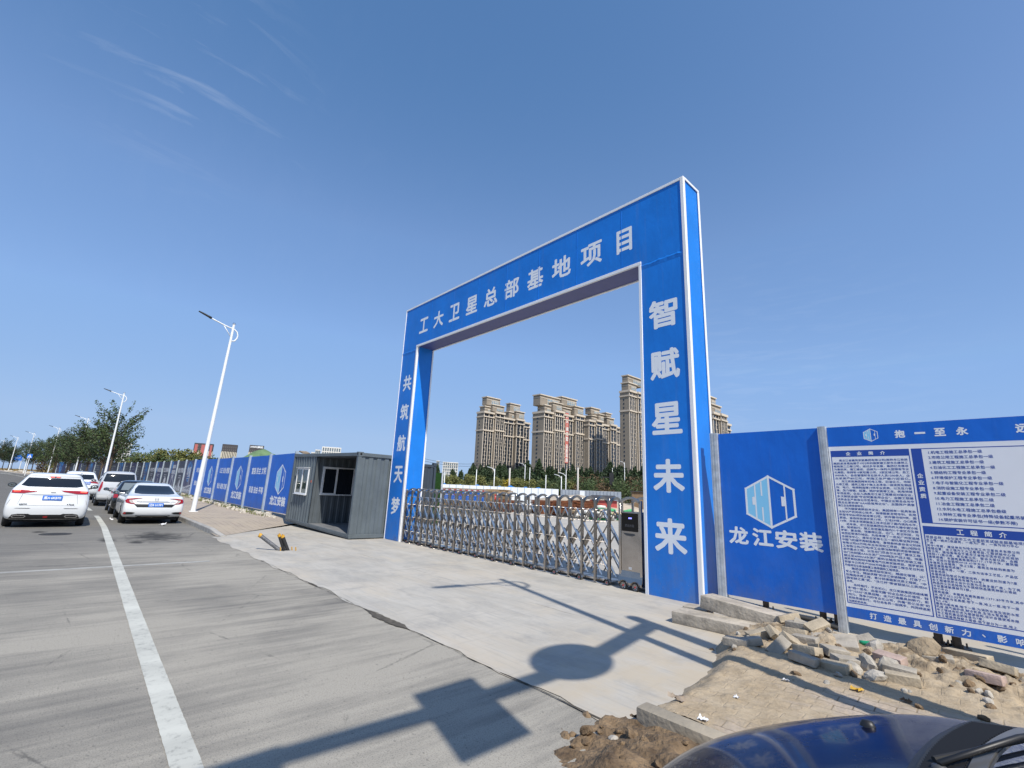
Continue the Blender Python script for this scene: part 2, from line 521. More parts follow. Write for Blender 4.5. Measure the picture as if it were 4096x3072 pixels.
# concrete apron and yard
g = NG('swept_concrete', 0.8)
sw = g.noise(1.0, g.map((0.7, 2.4, 1), (0, 0, 0.5)), 7, 0.62, 0.8)
bg1 = g.noise(0.55, None, 5, 0.55)
sc = g.noise(1.0, g.map((1.5, 22, 1), (0, 0, 0.35), (3, 1, 0)), 4, 0.5)
fi = g.noise(60, None, 4, 0.7)
c = g.mix(g.rng(bg1, 0.38, 0.62), (0.35, 0.335, 0.30), (0.45, 0.405, 0.335))
c = g.mix(g.rng(sw, 0.36, 0.68, 0, 0.85), c, (0.475, 0.45, 0.40))
c = g.mix(g.rng(sc, 0.54, 0.74, 0, 0.6), c, (0.30, 0.295, 0.28))
ty = g.noise(1.0, g.map((9, .5, 1), (0, 0, .25)), 5, .6)
c = g.mix(g.rng(ty, 0.56, 0.74, 0, 0.45), c, (0.27, 0.262, 0.245))
blt = g.noise(1.6, None, 8, .72)
c = g.mix(g.rng(blt, 0.50, 0.70, 0, 0.75), c, (0.285, 0.275, 0.255))
blt2 = g.noise(0.9, g.map((1, 1.8, 1), (0, 0, .6), (5, 2, 0)), 8, .7)
c = g.mix(g.rng(blt2, 0.54, 0.70, 0, 0.6), c, (0.50, 0.44, 0.345))
fsc = g.noise(1.0, g.map((3, 40, 1), (0, 0, .9)), 4, .55)
c = g.mix(g.rng(fsc, 0.60, 0.72, 0, 0.35), c, (0.52, 0.50, 0.46))
c = g.mix(g.rng(fi, 0.58, 0.8, 0, 0.35), c, (0.25, 0.23, 0.20))
x, y, z = g.sep()
# construction joint lines cut into the slab
j1 = g.math('ABSOLUTE', g.math('SUBTRACT', g.math('ADD', y, g.math('MULTIPLY', g.math('SUBTRACT', g.noise(3, None, 4), 0.5), 0.10)), 5.55))
j2 = g.math('ABSOLUTE', g.math('SUBTRACT', g.math('ADD', x, g.math('MULTIPLY', g.math('SUBTRACT', g.noise(3, None, 4), 0.5), 0.10)), -8.9))
j1 = g.math('MINIMUM', j1, j2)
jm = g.math('MULTIPLY', g.rng(j1, 0.014, 0.004), g.rng(g.noise(1.3, None, 3), 0.46, 0.54))
c = g.mix(g.math('MULTIPLY', jm, 0.6), c, (0.16, 0.14, 0.11))
sand = g.math('MULTIPLY', g.rng(x, -4.6, -2.6), g.rng(g.noise(2.2, None, 6), 0.35, 0.6))
c = g.mix(g.math('MULTIPLY', sand, 0.8), c, (0.44, 0.375, 0.28))
g.col(c); g.bump(g.math('ADD', sw, g.math('MULTIPLY', fi, 0.3)), 0.18, 0.012)
SLAB = g.m
mb = MB()
rs = random.Random(11)
edge = [(-16.3 + (13.9*i/60), 3.28 + 0.035*math.sin(i*0.9) + rs.uniform(-0.03, 0.03)) for i in range(61)]
pts = [(p[0], p[1], 0.006) for p in edge] + [(-2.3, 3.45, 0.006), (45, 3.62, 0.006), (45, 120, 0.006), (-80, 120, 0.006), (-80, 26, 0.006), (-28, 26, 0.006), (-28, 7.6, 0.006), (-20.5, 7.3, 0.006)]
mb.poly(pts)
o = mb.build('concrete_apron', SLAB); o['kind'] = 'structure'
# dirt line along the joint between road and apron
mb = MB(); a = []; b = []
for i in range(150):
    xx = -11.2 + 8.8*i/149
    wdt = max(0.0, 0.12*max(0, fbm(xx, 0, 0.9, 4, 5.0)-0.08)) + rs.uniform(0, 0.010)
    if -6.3 < xx < -5.2: wdt += 0.09*sstep(-6.3, -5.9, xx)*(1-sstep(-5.45, -5.2, xx))*(0.6+rs.uniform(0, .6))
    cy = 3.27 + 0.05*fbm(xx, 3, 1.5, 3, 1.0)
    a.append((xx, cy-wdt*0.6, 0.010)); b.append((xx, cy+wdt*0.6, 0.010))
for i in range(149): mb.quad(a[i], a[i+1], b[i+1], b[i])
o = mb.build('dirt_in_joint', M('dark_damp_dirt', (0.085, 0.074, 0.058), 0.9, var=0.35, vs=12, bump=0.6, bs=60)); o['kind'] = 'structure'

# left pavement (pavers) rising from the apron, kerb
g = NG('beige_pavers', 0.85)
bk = g.n('ShaderNodeTexBrick'); bk.inputs['Scale'].default_value = 1.0; bk.inputs['Mortar Size'].default_value = 0.008
bk.inputs['Brick Width'].default_value = 0.40; bk.inputs['Row Height'].default_value = 0.20; bk.inputs['Mortar Smooth'].default_value = 0.3
bk.inputs['Color1'].default_value = (0.40, 0.335, 0.265, 1); bk.inputs['Color2'].default_value = (0.345, 0.295, 0.24, 1); bk.inputs['Mortar'].default_value = (0.15, 0.12, 0.09, 1)
g.l(g.map((1, 1, 1), (0, 0, 0.02)), bk.inputs['Vector'])
dn = g.noise(1.1, None, 7, 0.65)
c = g.mix(g.rng(dn, 0.40, 0.62, 0, 0.85), bk.outputs[0], (0.42, 0.355, 0.27)); g.col(c)
g.bump(g.math('ADD', bk.outputs[1], g.noise(30)), 0.2, 0.01)
PAVER_L = g.m
def sw_z(x, y):
    # distance to the diagonal edge (-16.34,3.45)-(-21,7.3)
    d = ((-16.34-x)*3.85 + (3.45-y)*(-4.66))/math.hypot(3.85, 4.66)
    d = (-(x+16.34)*3.85 + (-(y-3.45))*4.66*1.0)/6.05
    return 0.014 + 0.125*sstep(-0.1, 2.0, d) + gz(x)
mb = MB()
pav = frange(-16.34, -24, 30) + frange(-25, -240, 70)
rows = []
for xx in pav:
    y0 = 3.45 + cs(xx) - 0.02
    y1 = min(7.9, 3.45 + (-16.34-xx)*0.826 + 0.02) if xx > -21.6 else 7.9
    if xx < -60: y1 = 3.45 + cs(xx) + 3.2
    rows.append([(xx, y0+(y1-y0)*k/10, sw_z(xx, y0+(y1-y0)*k/10)) for k in range(11)])
for ra, rb in zip(rows[:-1], rows[1:]):
    for k in range(10): mb.quad(ra[k], ra[k+1], rb[k+1], rb[k])
o = mb.build('pavement_beside_hoarding', PAVER_L); o['kind'] = 'structure'
KERB = M('concrete_kerb', (0.36, 0.345, 0.315), 0.85, var=0.22, vs=3, bump=0.3, bs=30)
mb = MB()
ks = frange(-16.3, -24, 16) + frange(-25, -240, 90)
prev = None
for xx in ks:
    yk = 3.43 + cs(xx); top = gz(xx) + 0.155 - 0.115*sstep(-17.4, -16.3, xx)
    if xx > -17.2: yk += 0.10*sstep(-17.2, -16.3, xx)
    sec = [(xx, yk, gz(xx)-0.05), (xx, yk, top-0.02), (xx, yk+0.02, top), (xx, yk+0.13, top), (xx, yk+0.13, gz(xx)-0.05)]
    if prev:
        for k in range(4): mb.quad(prev[k], prev[k+1], sec[k+1], sec[k])
    else: mb.poly(sec)
    prev = sec
o = mb.build('left_kerb', KERB); o['kind'] = 'structure'

# right pavement: pavers half buried in sand, rubble mound behind
XB = [(3.2, -2.24), (4.2, -2.20), (4.7, -2.24), (5.1, -2.32), (5.5, -2.46), (5.9, -2.58), (6.3, -2.66), (7.2, -2.75)]
def rh(x, y):
    xb = interp(XB, y) + 0.12*fbm(x, y, 2.5, 3, 4)
    t = sstep(xb-0.16, xb+0.20, x)
    md = math.exp(-((y-6.45)/0.60)**2) * sstep(-2.8, -2.0, x)
    lump = 0.06 + 0.24*fbm(x, y, 2.2, 5, 9) + 0.07*fbm(x, y, 11, 3, 19) + .03*fbm(x, y, 30, 2, 29)
    h = 0.145*t + md*lump*0.9
    h += (0.035*max(0, fbm(x, y, 7, 3, 2)) + 0.010*fbm(x, y, 24, 2, 6)) * t * (0.25 + 0.9*max(sstep(5.1, 5.8, y), 1-sstep(-2.2, -0.9, x-(y-4)*0.3)))
    h += 0.05*md*max(0, fbm(x, y, 9, 3, 7))
    back = 1 - sstep(7.0, 7.55, y + 0.15*fbm(x, y, 3, 2, 8))
    return h*back - 0.03*(1-t)*(1-md) - 0.03*(1-back) + 0.004
g = NG('sandy_pavers', 0.9)
bk = g.n('ShaderNodeTexBrick'); bk.inputs['Scale'].default_value = 1.0; bk.inputs['Mortar Size'].default_value = 0.006
bk.inputs['Brick Width'].default_value = 0.235; bk.inputs['Row Height'].default_value = 0.118; bk.inputs['Mortar Smooth'].default_value = 0.4
bk.inputs['Color1'].default_value = (0.43, 0.355, 0.285, 1); bk.inputs['Color2'].default_value = (0.37, 0.315, 0.26, 1); bk.inputs['Mortar'].default_value = (0.17, 0.13, 0.09, 1)
g.l(g.map((1, 1, 1), (0, 0, -0.06)), bk.inputs['Vector'])
x, y, z = g.sep()
sn = g.noise(1.5, None, 7, 0.66); sn2 = g.noise(26, None, 5, 0.7); sn3 = g.noise(5, None, 6, 0.7)
lim = g.math('ADD', g.math('MULTIPLY', g.rng(y, 5.0, 5.9), 0.9), g.math('MULTIPLY', g.rng(x, -0.9, -2.3), 0.42))
sandm = g.rng(g.math('ADD', sn, g.math('MULTIPLY', lim, 0.5)), 0.44, 0.62)
sandc = g.mix(g.rng(sn3, 0.35, 0.7), (0.43, 0.35, 0.245), (0.33, 0.255, 0.165))
sandc = g.mix(g.rng(sn2, 0.55, 0.72, 0, 0.6), sandc, (0.19, 0.14, 0.085))
deep = g.math('MULTIPLY', g.rng(y, 5.9, 6.6), g.rng(sn3, 0.45, 0.6))
sandc = g.mix(g.math('MULTIPLY', deep, 0.85), sandc, (0.145, 0.105, 0.065))
c = g.mix(sandm, bk.outputs[0], sandc)
g.col(c)
g.bump(g.math('ADD', g.math('MULTIPLY', bk.outputs[1], -0.6), g.math('ADD', g.math('MULTIPLY', sn2, 1.1), sn3)), 0.55, 0.025)
SANDP = g.m
sheet('sandy_pavement', frange(-3.2, 2.2, 260), lambda x: frange(3.5, 7.7, 190), rh, SANDP).data.shade_smooth()
mb = MB()
rk = random.Random(5)
xx = -2.16
while xx < 6:
    L = 0.62
    mb.box(xx, xx+L-0.008, 3.36, 3.505, -0.1, 0.150 + rk.uniform(-.004, .004)); xx += L
o = bevel(mb.build('right_kerb', M('sandy_kerb', (0.27, 0.235, 0.18), 0.9, col2=(0.36, 0.31, 0.235), vs=4, bump=0.4, bs=30)), 0.012, 2); o['kind'] = 'structure'
def ph(x, y):
    e = sstep(-2.46, -2.28, x + 0.15*fbm(x, y, 3, 3, 1)) * sstep(2.35, 2.75, y + 0.2*fbm(x, y, 2.5, 3, 3)) * (1-sstep(1.2, 1.9, x))
    lumpy = 0.10*sstep(-2.3, -1.9, x) + 0.15*max(-0.12, fbm(x, y, 3.2, 5, 12)) + 0.05*fbm(x, y, 10, 4, 5) + .02*fbm(x, y, 30, 3, 15)
    return -0.03 + e*(0.035 + max(-0.02, lumpy))
SOIL = M('brown_damp_soil', (0.085, 0.056, 0.032), 0.95, col2=(0.24, 0.165, 0.095), vs=7, bump=0.9, bs=35, dist=0.03, detail=8)
sheet('dug_soil', frange(-2.85, 1.9, 130), lambda x: frange(2.3, 3.52, 60), ph, SOIL).data.shade_smooth()

# ================================================================== ENTRANCE ARCH
YA, YB = 7.80, 8.46
arch = empty('entrance_arch', (-9.07, YA, 0), 0, 'tall blue vinyl entrance arch with white lettering over the site gate', 'entrance arch')
def L(o):  # keep world coordinates while parenting to an empty at a location
    o.location = -o.parent.location if o.parent else o.location
    return o
def adopt(o, parent):
    o.parent = parent; o.location = tuple(-c for c in parent.location); return o
def grid_panel(org, u, v, nu, nv, amp, seed, nrm):
    amp = 0.0
    """slightly uneven stretched vinyl sheet"""
    mb = MB(); org, u, v, nrm = Vector(org), Vector(u), Vector(v), Vector(nrm)
    for i in range(nu+1):
        for j in range(nv+1):
            p = org + u*(i/nu) + v*(j/nv)
            e = min(i, nu-i, j, nv-j)
            d = amp*fbm(p.x+p.y, p.z, 1.1, 3, seed)*(0 if e == 0 else 1)
            mb.v.append(tuple(p + nrm*d))
    for i in range(nu):
        for j in range(nv):
            a = i*(nv+1)+j
            mb.f.append((a, a+nv+1, a+nv+2, a+1))
    return mb
X0, X1, X2, X3, ZI, ZT = -14.40, -13.40, -4.78, -3.735, 6.37, 7.965
def body(name, x0, x1, z0, z1):
    mb = MB().box(x0, x1, YA+0.012, YB-0.01, z0, z1)
    return adopt(mb.build(name, VINYL), arch)
ar_l = body('left_pillar', X0+0.01, X1-0.012, 0.0, ZI+0.1)
ar_r = body('right_pillar', X2+0.012, X3-0.012, -0.05, ZI+0.1)
ar_b = body('beam', X0+0.012, X3-0.014, ZI+0.102, ZT-0.012)
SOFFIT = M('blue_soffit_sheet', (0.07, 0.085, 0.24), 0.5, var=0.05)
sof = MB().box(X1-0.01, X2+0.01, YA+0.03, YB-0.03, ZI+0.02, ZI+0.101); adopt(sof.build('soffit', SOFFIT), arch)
# vinyl skins on the fronts and on the sunlit returns
for (nm, x0, x1, z0, z1, sd) in (('beam_skin', X0+.03, X3-.04, ZI+.0, ZT-.04, 1.0), ('left_pillar_skin', X0+.03, X1-.06, 0.02, ZI-.002, 2.0), ('right_pillar_skin', X2+.05, X3-.06, 0.0, ZI-.002, 3.0)):
    mb = grid_panel((x0, YA+0.004, z0), (x1-x0, 0, 0), (0, 0, z1-z0), max(8, int((x1-x0)*7)), max(8, int((z1-z0)*7)), 0.007, sd, (0, -1, 0))
    adopt(mb.build(nm, VINYL, smooth=True), arch)
for xs_ in (-12.7, -11.45, -10.2, -8.95, -7.7, -6.45, -5.2):
    adopt(MB().box(xs_, xs_+.012, YA-.001, YA+.004, ZI+.075, ZT-.065).build('sheet_seam', VINYL), arch)
for (xa, xb_, zz) in ((X0+.04, X1-.08, 6.26), (X2+.065, X3-.07, 6.31)):
    mm = MB(); n_ = 16; rr_ = random.Random(int(xa*10))
    pr = None
    for k in range(n_+1):
        xx_ = xa+(xb_-xa)*k/n_; dz = rr_.uniform(-.012, .012); dy = rr_.uniform(.003, .014)
        cur = [(xx_, YA+.003, zz+.05+dz), (xx_, YA-dy, zz+.015+dz), (xx_, YA-dy*.5, zz-.01+dz), (xx_, YA+.003, zz-.06)]
        if pr:
            for q_ in range(3): mm.quad(pr[q_], pr[q_+1], cur[q_+1], cur[q_])
        pr = cur
    adopt(mm.build('vinyl_overlap', VINYL, smooth=True), arch)
mb = MB()
T = 0.05
def trim(x0, x1, y0, y1, z0, z1): mb.box(x0, x1, y0, y1, z0, z1)
fy0, fy1 = YA-0.012, YA+0.03
trim(X0, X0+0.035, fy0, fy1, 0, ZT); trim(X3-0.065, X3+0.004, fy0-0.003, fy1+0.02, -0.05, ZT)          # outer uprights
trim(X0+0.036, X3-0.066, fy0, fy1, ZT-0.06, ZT)                                                        # top rail
trim(X1-0.075, X1, fy0, fy1, 0, ZI); trim(X2, X2+0.06, fy0, fy1, -0.03, ZI)                           # inner uprights
trim(X1-0.075, X2+0.06, fy0-0.003, fy1, ZI+0.001, ZI+0.07)                                            # lower edge of the beam
trim(X3-0.004, X3+0.012, YA+0.06, YB, ZT-0.055, ZT); trim(X3-0.004, X3+0.012, YB-0.06, YB+0.008, -0.05, ZT-0.056)
trim(X3-0.004, X3+0.010, YA-0.005, YA+0.055, -0.05, ZT-0.002)
trim(X1-0.002, X1+0.012, YB-0.05, YB+0.005, 0, ZI); trim(X1-0.002, X1+0.010, YA+0.031, YA+0.055, 0, ZI)
trim(X1+0.013, X2-0.002, YB-0.05, YB+0.004, ZI-0.002, ZI+0.04)
tr = bevel(mb.build('white_edge_trim', WHITE_TRIM), 0.004, 1); adopt(tr, arch)
yl = YA + 0.0034
def letter(par, chx, u, v, h, wd, bold, y, name='character'):
    sg = Sign((0, y, 0), (1, 0, 0), (0, 0, 1), (0, -1, 0), 0.00012)
    sg.text(chx, u, v, h, wd, bold=bold)
    return adopt(sg.build(name, WHITE_LET), par)
for i, chx in enumerate('工大卫星总部基地项目'):
    v = (-13.13, -12.24, -11.36, -10.48, -9.60, -8.72, -7.82, -6.93, -6.02, -5.125)[i]
    letter(arch, chx, v, 7.09, 0.53 if i else 0.50, (0.50, 0.52, 0.52, 0.52, 0.56, 0.54, 0.54, 0.58, 0.58, 0.36)[i], 0.016, yl)
for chx, zc in zip('共筑航天梦', (5.16, 4.15, 3.10, 2.07, 1.07)): letter(arch, chx, -13.87, zc, 0.52, 0.50, 0.016, yl)
for chx, zc in zip('智赋星未来', (5.18, 4.15, 3.11, 2.065, 1.03)): letter(arch, chx, -4.27, zc, 0.56, 0.57, 0.019, yl)

# ================================================================== RETRACTABLE GATE
gate = empty('retractable_gate', (-9.3, 7.9, 0), 0, 'closed stainless steel accordion gate standing in the blue arch', 'sliding gate')
def ga(o): return adopt(o, gate)
PX = [-13.65 + i*(8.06/24) for i in range(25)]
YF, YR = 7.86, 8.30
def hoop_mb(x, w=0.024, ztop=1.655):
    mb = MB()
    mb.box(x-w, x+w, YF-w, YF+w, 0.03, 1.575); mb.box(x-w*.8, x+w*.8, YR-w*.8, YR+w*.8, 0.05, 1.56)
    mb.lathe([(0.0, 1.615), (0.017, 1.610), (0.030, 1.592), (0.031, 1.576), (0.0, 1.575)], 10, 'Z', (x, YF, 0))
    n = 12
    for k in range(n):
        t0, t1 = k/n, (k+1)/n
        def pz(t): return (YF+0.03+(YR-YF-0.04)*t, 1.535 + (ztop-1.535)*math.sin(math.pi*t)**0.7 if 0 < t < 1 else 1.535)
        (ya, za), (yb, zb) = pz(t0), pz(t1)
        mb.quad((x-w, ya, za), (x+w, ya, za), (x+w, yb, zb), (x-w, yb, zb))
        mb.quad((x-w, ya, za-0.045), (x+w, ya, za-0.045), (x+w, yb, zb-0.045), (x-w, yb, zb-0.045))
        mb.quad((x-w, ya, za), (x-w, yb, zb), (x-w, yb, zb-0.045), (x-w, ya, za-0.045))
        mb.quad((x+w, ya, za), (x+w, yb, zb), (x+w, yb, zb-0.045), (x+w, ya, za-0.045))
    mb.box(x-0.02, x+0.02, YF, YR, 0.045, 0.075)
    return mb
base_hoop = hoop_mb(0).build('hoop_frame', STEEL_D, angle=35)
base_hoop.data.materials[0] = STEEL_D
lat = MB(); brc = MB()
P_ = 8.06/24
def bar(mb, x0, z0, x1, z1, y, r=0.015):
    mb.tube([(x0, y, z0), (x1, y, z1)], r, 6)
sl_ = 1.5
for yy, rr in ((YF+0.035, 0.016), (YR-0.03, 0.014)):
    for z0 in (1.39, 0.94, 0.62):
        x0 = P_*0.5; dx = min(P_*1.7, (z0-0.17)/sl_)
        bar(lat if yy < YR-.1 else brc, x0, z0, x0+dx, z0-dx*sl_, yy, rr)
    for z0 in (1.37, 0.92, 0.60):
        x0 = P_*0.5; dx = min(P_*1.7, (z0-0.17)/sl_)
        bar(brc, x0, z0, x0-dx, z0-dx*sl_, yy+0.04, rr)
for zz in (1.385, 1.16, 0.78, 0.36):
    lat.tube([(P_*0.03, YF+0.05, zz), (P_*0.97, YF+0.05, zz)], 0.008, 5)
    if zz > 1: lat.tube([(P_*0.5, YF+0.03, zz), (P_*0.5, YF+0.30, zz)], 0.008, 5)
lat.tube([(0, YF-0.01, 0.035), (P_*.3, YF-0.02, 0.02), (P_*.7, YF-0.02, 0.018), (P_, YF-0.01, 0.035)], 0.007, 5)
lat.box(0.03, P_-0.03, YF+0.10, YF+0.36, 0.050, 0.085)
base_lat = lat.build('scissor_bars', STEEL_B, angle=40)
base_brc = brc.build('scissor_braces', STEEL_D, angle=40)  # darker steel puts the shaded side of these bars into their colour
WHITE_HUB = M('grey_wheel_hub', (0.45, 0.44, 0.42), 0.35, 0.8)
RED_HUB = M('red_hub_cap', (0.42, 0.03, 0.03), 0.4)
def gate_wheel(x, y, r):
    whl = MB().lathe([(r*0.62, -0.018), (r*0.95, -0.02), (r, -0.012), (r, 0.014), (r*0.95, 0.02), (r*0.62, 0.018)], 20, 'Y', (x, y, r)).build('wheel', RUBBER, smooth=True)
    ga(whl)
    mb = MB()
    for k in range(6):
        t = k*math.pi/3
        mb.tube([(x, y-0.012, r), (x+r*0.62*math.cos(t), y-0.012, r+r*0.62*math.sin(t))], r*0.12, 5)
    mb.lathe([(r*0.60, -0.015), (r*0.72, -0.020), (r*0.72, 0.01)], 20, 'Y', (x, y, r))
    h = mb.build('rim', WHITE_HUB, whl, angle=40)
    c = MB().cyl((x, y-0.026, r), (x, y, r), r*0.22, 10).build('hub_cap', RED_HUB, whl)
    mb = MB(); n = 10
    arc = [(x + (r+0.014)*math.cos(R(200-k*22)), r + (r+0.014)*math.sin(R(200-k*22))) for k in range(n)]
    for (ax, az), (bx, bz) in zip(arc[:-1], arc[1:]):
        mb.quad((ax, y-0.032, az), (bx, y-0.032, bz), (bx, y+0.03, bz), (ax, y+0.03, az))
    mb.build('wheel_cover', STEEL, whl, smooth=True)
    return whl
for i, xx in enumerate(PX):
    c = base_hoop if i == 0 else base_hoop.copy()
    if i: COL.objects.link(c)
    c.parent = gate; c.location = (xx-gate.location.x, -gate.location.y, 0)
    if i < 24:
        for bl_ in (base_lat, base_brc):
            c = bl_ if i == 0 else bl_.copy()
            if i: COL.objects.link(c)
            c.parent = gate; c.location = (xx-gate.location.x, -gate.location.y, 0)
    if i % 2 == 0: gate_wheel(xx-0.03, YF-0.03, 0.055)
# motor unit at the gate's leading end
mo = MB(); mx0, mx1 = -5.36, -4.86
for xx in (mx0+0.025, mx1-0.025):
    mo.box(xx-0.025, xx+0.025, YF-0.025, YF+0.025, 0.14, 1.60); mo.box(xx-0.02, xx+0.02, YR-0.02, YR+0.02, 0.14, 1.60)
mo.box(mx0+0.052, mx1-0.052, YF-0.012, YR, 0.20, 1.385)
n = 14
for yy in (YF, YR):
    arc = [(mx0+0.03+(mx1-mx0-0.06)*k/n, 1.585+0.085*math.sin(math.pi*k/n)) for k in range(n+1)]
    for (ax, az), (bx, bz) in zip(arc[:-1], arc[1:]):
        mo.quad((ax, yy-0.025, az), (bx, yy-0.025, bz), (bx, yy+0.025, bz), (ax, yy+0.025, az))
        mo.quad((ax, yy-0.025, az-0.045), (bx, yy-0.025, bz-0.045), (bx, yy+0.025, bz-0.045), (ax, yy+0.025, az-0.045))
        mo.quad((ax, yy-0.025, az), (bx, yy-0.025, bz), (bx, yy-0.025, bz-0.045), (ax, yy-0.025, az-0.045))
        mo.quad((ax, yy+0.025, az), (bx, yy+0.025, bz), (bx, yy+0.025, bz-0.045), (ax, yy+0.025, az-0.045))
mot = bevel(mo.build('motor_housing', STEEL), 0.004, 1); ga(mot)
sk = MB()
prof = [(YF-0.015, 0.33), (YF-0.03, 0.22), (YF-0.055, 0.13), (YF-0.055, 0.09)]
for (ya, za), (yb, zb) in zip(prof[:-1], prof[1:]): sk.quad((mx0, ya, za), (mx1, ya, za), (mx1, yb, zb), (mx0, yb, zb))
sk.box(mx0+.01, mx1-.01, YF-0.01, YR, 0.08, 0.20)
ga(sk.build('skirt', STEEL_D, smooth=False))  # brown steel colour stands in for the ground reflected in the skirt
scr = MB().box(-5.285, -4.945, YF-0.030, YF-0.014, 1.035, 1.365).build('display_screen', M('black_display', (0.006, 0.006, 0.007), 0.12)); ga(scr)
s_ = Sign((0, YF-0.031, 0), (1, 0, 0), (0, 0, 1), (0, -1, 0)); s_.text('欢迎光临', -5.11, 1.14, 0.05, 0.20); s_.build('dim_lettering', M('dim_display_text', (0.10, 0.10, 0.11), 0.5), scr)
s_ = Sign((0, YF-0.031, 0), (1, 0, 0), (0, 0, 1), (0, -1, 0)); s_.rect(-5.13, -5.06, 1.262, 1.285); s_.build('status_light', M('lit_blue_display', (0.1, 0.1, 0.6), 0.4, emit=(0.25, 0.25, 1.0, 2.2)), scr)
s_ = Sign((0, YF-0.0135, 0), (1, 0, 0), (0, 0, 1), (0, -1, 0)); s_.poly([(-5.27, 1.0), (-5.02, 0.995), (-5.0, 0.97), (-5.07, 0.945), (-5.2, 0.955)]); ga(s_.build('speaker_grille', M('dark_grille', (0.10, 0.10, 0.10), 0.5, 0.6)))
s_ = Sign((0, YF-0.0135, 0), (1, 0, 0), (0, 0, 1), (0, -1, 0)); s_.rect(-5.15, -5.09, 0.36, 0.40); s_.text('ZT', -5.12, 0.38, 0.02, 0.04); ga(s_.build('maker_badge', M('silver_badge', (0.7, 0.7, 0.7), 0.4)))
for xx in (-5.24, -4.99): gate_wheel(xx, YF-0.045, 0.078)
# ================================================================== CONTAINER GATEHOUSE
CONT = M('grey_container_paint', (0.105, 0.127, 0.14), 0.5, var=0.12, vs=1.6, bump=0.04, bs=6)
CONT_D = M('shaded_container_paint', (0.035, 0.043, 0.052), 0.5, var=0.12, vs=2)  # darker copy of the container paint, inside shade put into the colour
PVC = M('white_pvc_frame', (0.72, 0.73, 0.74), 0.4, var=0.05, vs=6)
cont = empty('container_gatehouse', (-14.45, 6.61, 0), 0, 'grey corrugated steel container gatehouse with an open porch and sliding window', 'gatehouse')
cont.rotation_euler = (0, R(1.1), 0)
CL, CW, CH = 6.08, 2.40, 2.70
XP = -3.58            # partition wall between room and porch
def cchild(mb, name, mat, **k): return mb.build(name, mat, cont, **k)
def corrugate(mb, p0, d, up, nrm, length, pitch, depth, duty=(0.36, 0.14, 0.36, 0.14)):
    """corrugated sheet: profile along d, height vector up, waves along nrm"""
    p0, d, up, nrm = Vector(p0), Vector(d).normalized(), Vector(up), Vector(nrm).normalized()
    t, prof = 0.0, []
    while t < length:
        for fr, de in ((0, 0), (duty[0], 0), (duty[0]+duty[1], 1), (duty[0]+duty[1]+duty[2], 1)):
            q = t + fr*pitch
            if q < length: prof.append((q, de*depth))
        t += pitch
    prof.append((length, prof[-1][1]))
    for (a, da), (b, db) in zip(prof[:-1], prof[1:]):
        A, B = p0 + d*a + nrm*da, p0 + d*b + nrm*db
        mb.quad(A, B, B+up, A+up)
    return mb
# frame
fr = MB()
fr.box(-CL, 0, 0.0, 0.09, 0.03, 0.15); fr.box(-CL, 0, CW-0.09, CW, 0.03, 0.15); fr.box(-0.09, 0.004, 0.091, CW-0.091, 0.032, 0.148); fr.box(-CL, -CL+0.09, 0.091, CW-0.091, 0.03, 0.15)
fr.box(-CL, 0, 0.0, 0.08, CH-0.11, CH); fr.box(-CL, 0, CW-0.08, CW, CH-0.11, CH); fr.box(-0.08, 0.003, 0.081, CW-0.081, CH-0.112, CH-0.002); fr.box(-CL, -CL+0.08, 0.081, CW-0.081, CH-0.11, CH)
for (x0, y0) in ((-0.12, 0.003), (-0.12, CW-0.123), (-CL, 0.003), (-CL, CW-0.123)):
    fr.box(x0, x0+0.12, y0, y0+0.12, 0.151, CH-0.113)
for (x0, y0) in ((-0.16, -0.006), (-CL-0.006, -0.006), (-0.16, CW-0.17)):
    fr.box(x0, x0+0.17, y0, y0+0.17, CH-0.12, CH+0.025)
for yy in (-0.007,):
    fr.box(-CL, 0.0, -0.012, -0.001, 0.088, 0.096)
cf = bevel(cchild(fr, 'steel_frame', CONT), 0.006, 1)
hol = MB().cyl((-0.075, -0.0075, CH-0.045), (-0.075, 0.01, CH-0.045), 0.032, 14); hol.cyl((0.0115, 0.08, CH-0.045), (0.0, 0.08, CH-0.045), 0.036, 14)
cchild(hol, 'corner_casting_hole', M('black_hole', (0.004, 0.004, 0.004), 0.9))
rt = MB().box(-CL+0.02, -0.02, 0.02, CW-0.02, CH-0.03, CH+0.004); cchild(rt, 'roof', CONT)
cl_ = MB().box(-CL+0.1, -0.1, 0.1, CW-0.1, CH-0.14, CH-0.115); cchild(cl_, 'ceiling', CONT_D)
fl = MB().box(-CL+0.1, -0.1, 0.03, CW-0.1, 0.13, 0.156); cchild(fl, 'floor', M('worn_steel_floor', (0.20, 0.205, 0.21), 0.55, 0.1, var=0.2, vs=4))
fw = corrugate(MB(), (-CL+0.11, 0.055, 0.15), (1, 0, 0), (0, 0, CH-0.26), (0, -1, 0), CL-0.11+XP-0.03, 0.272, 0.034); cchild(fw, 'front_wall', CONT)
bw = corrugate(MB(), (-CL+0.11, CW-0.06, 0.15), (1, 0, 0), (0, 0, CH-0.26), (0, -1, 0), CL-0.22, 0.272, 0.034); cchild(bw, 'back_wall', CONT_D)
ew = corrugate(MB(), (-0.03, 0.12, 0.15), (0, 1, 0), (0, 0, CH-0.26), (-1, 0, 0), CW-0.24, 0.285, 0.034, (0.46, 0.10, 0.34, 0.10)); cchild(ew, 'end_wall', CONT)
lw = corrugate(MB(), (-CL+0.03, 0.12, 0.15), (0, 1, 0), (0, 0, CH-0.26), (1, 0, 0), CW-0.24, 0.285, 0.034); cchild(lw, 'far_end_wall', CONT)
ei = MB().box(-0.085, -0.075, 0.12, CW-0.12, 0.15, CH-0.12); cchild(ei, 'end_wall_lining', CONT_D)
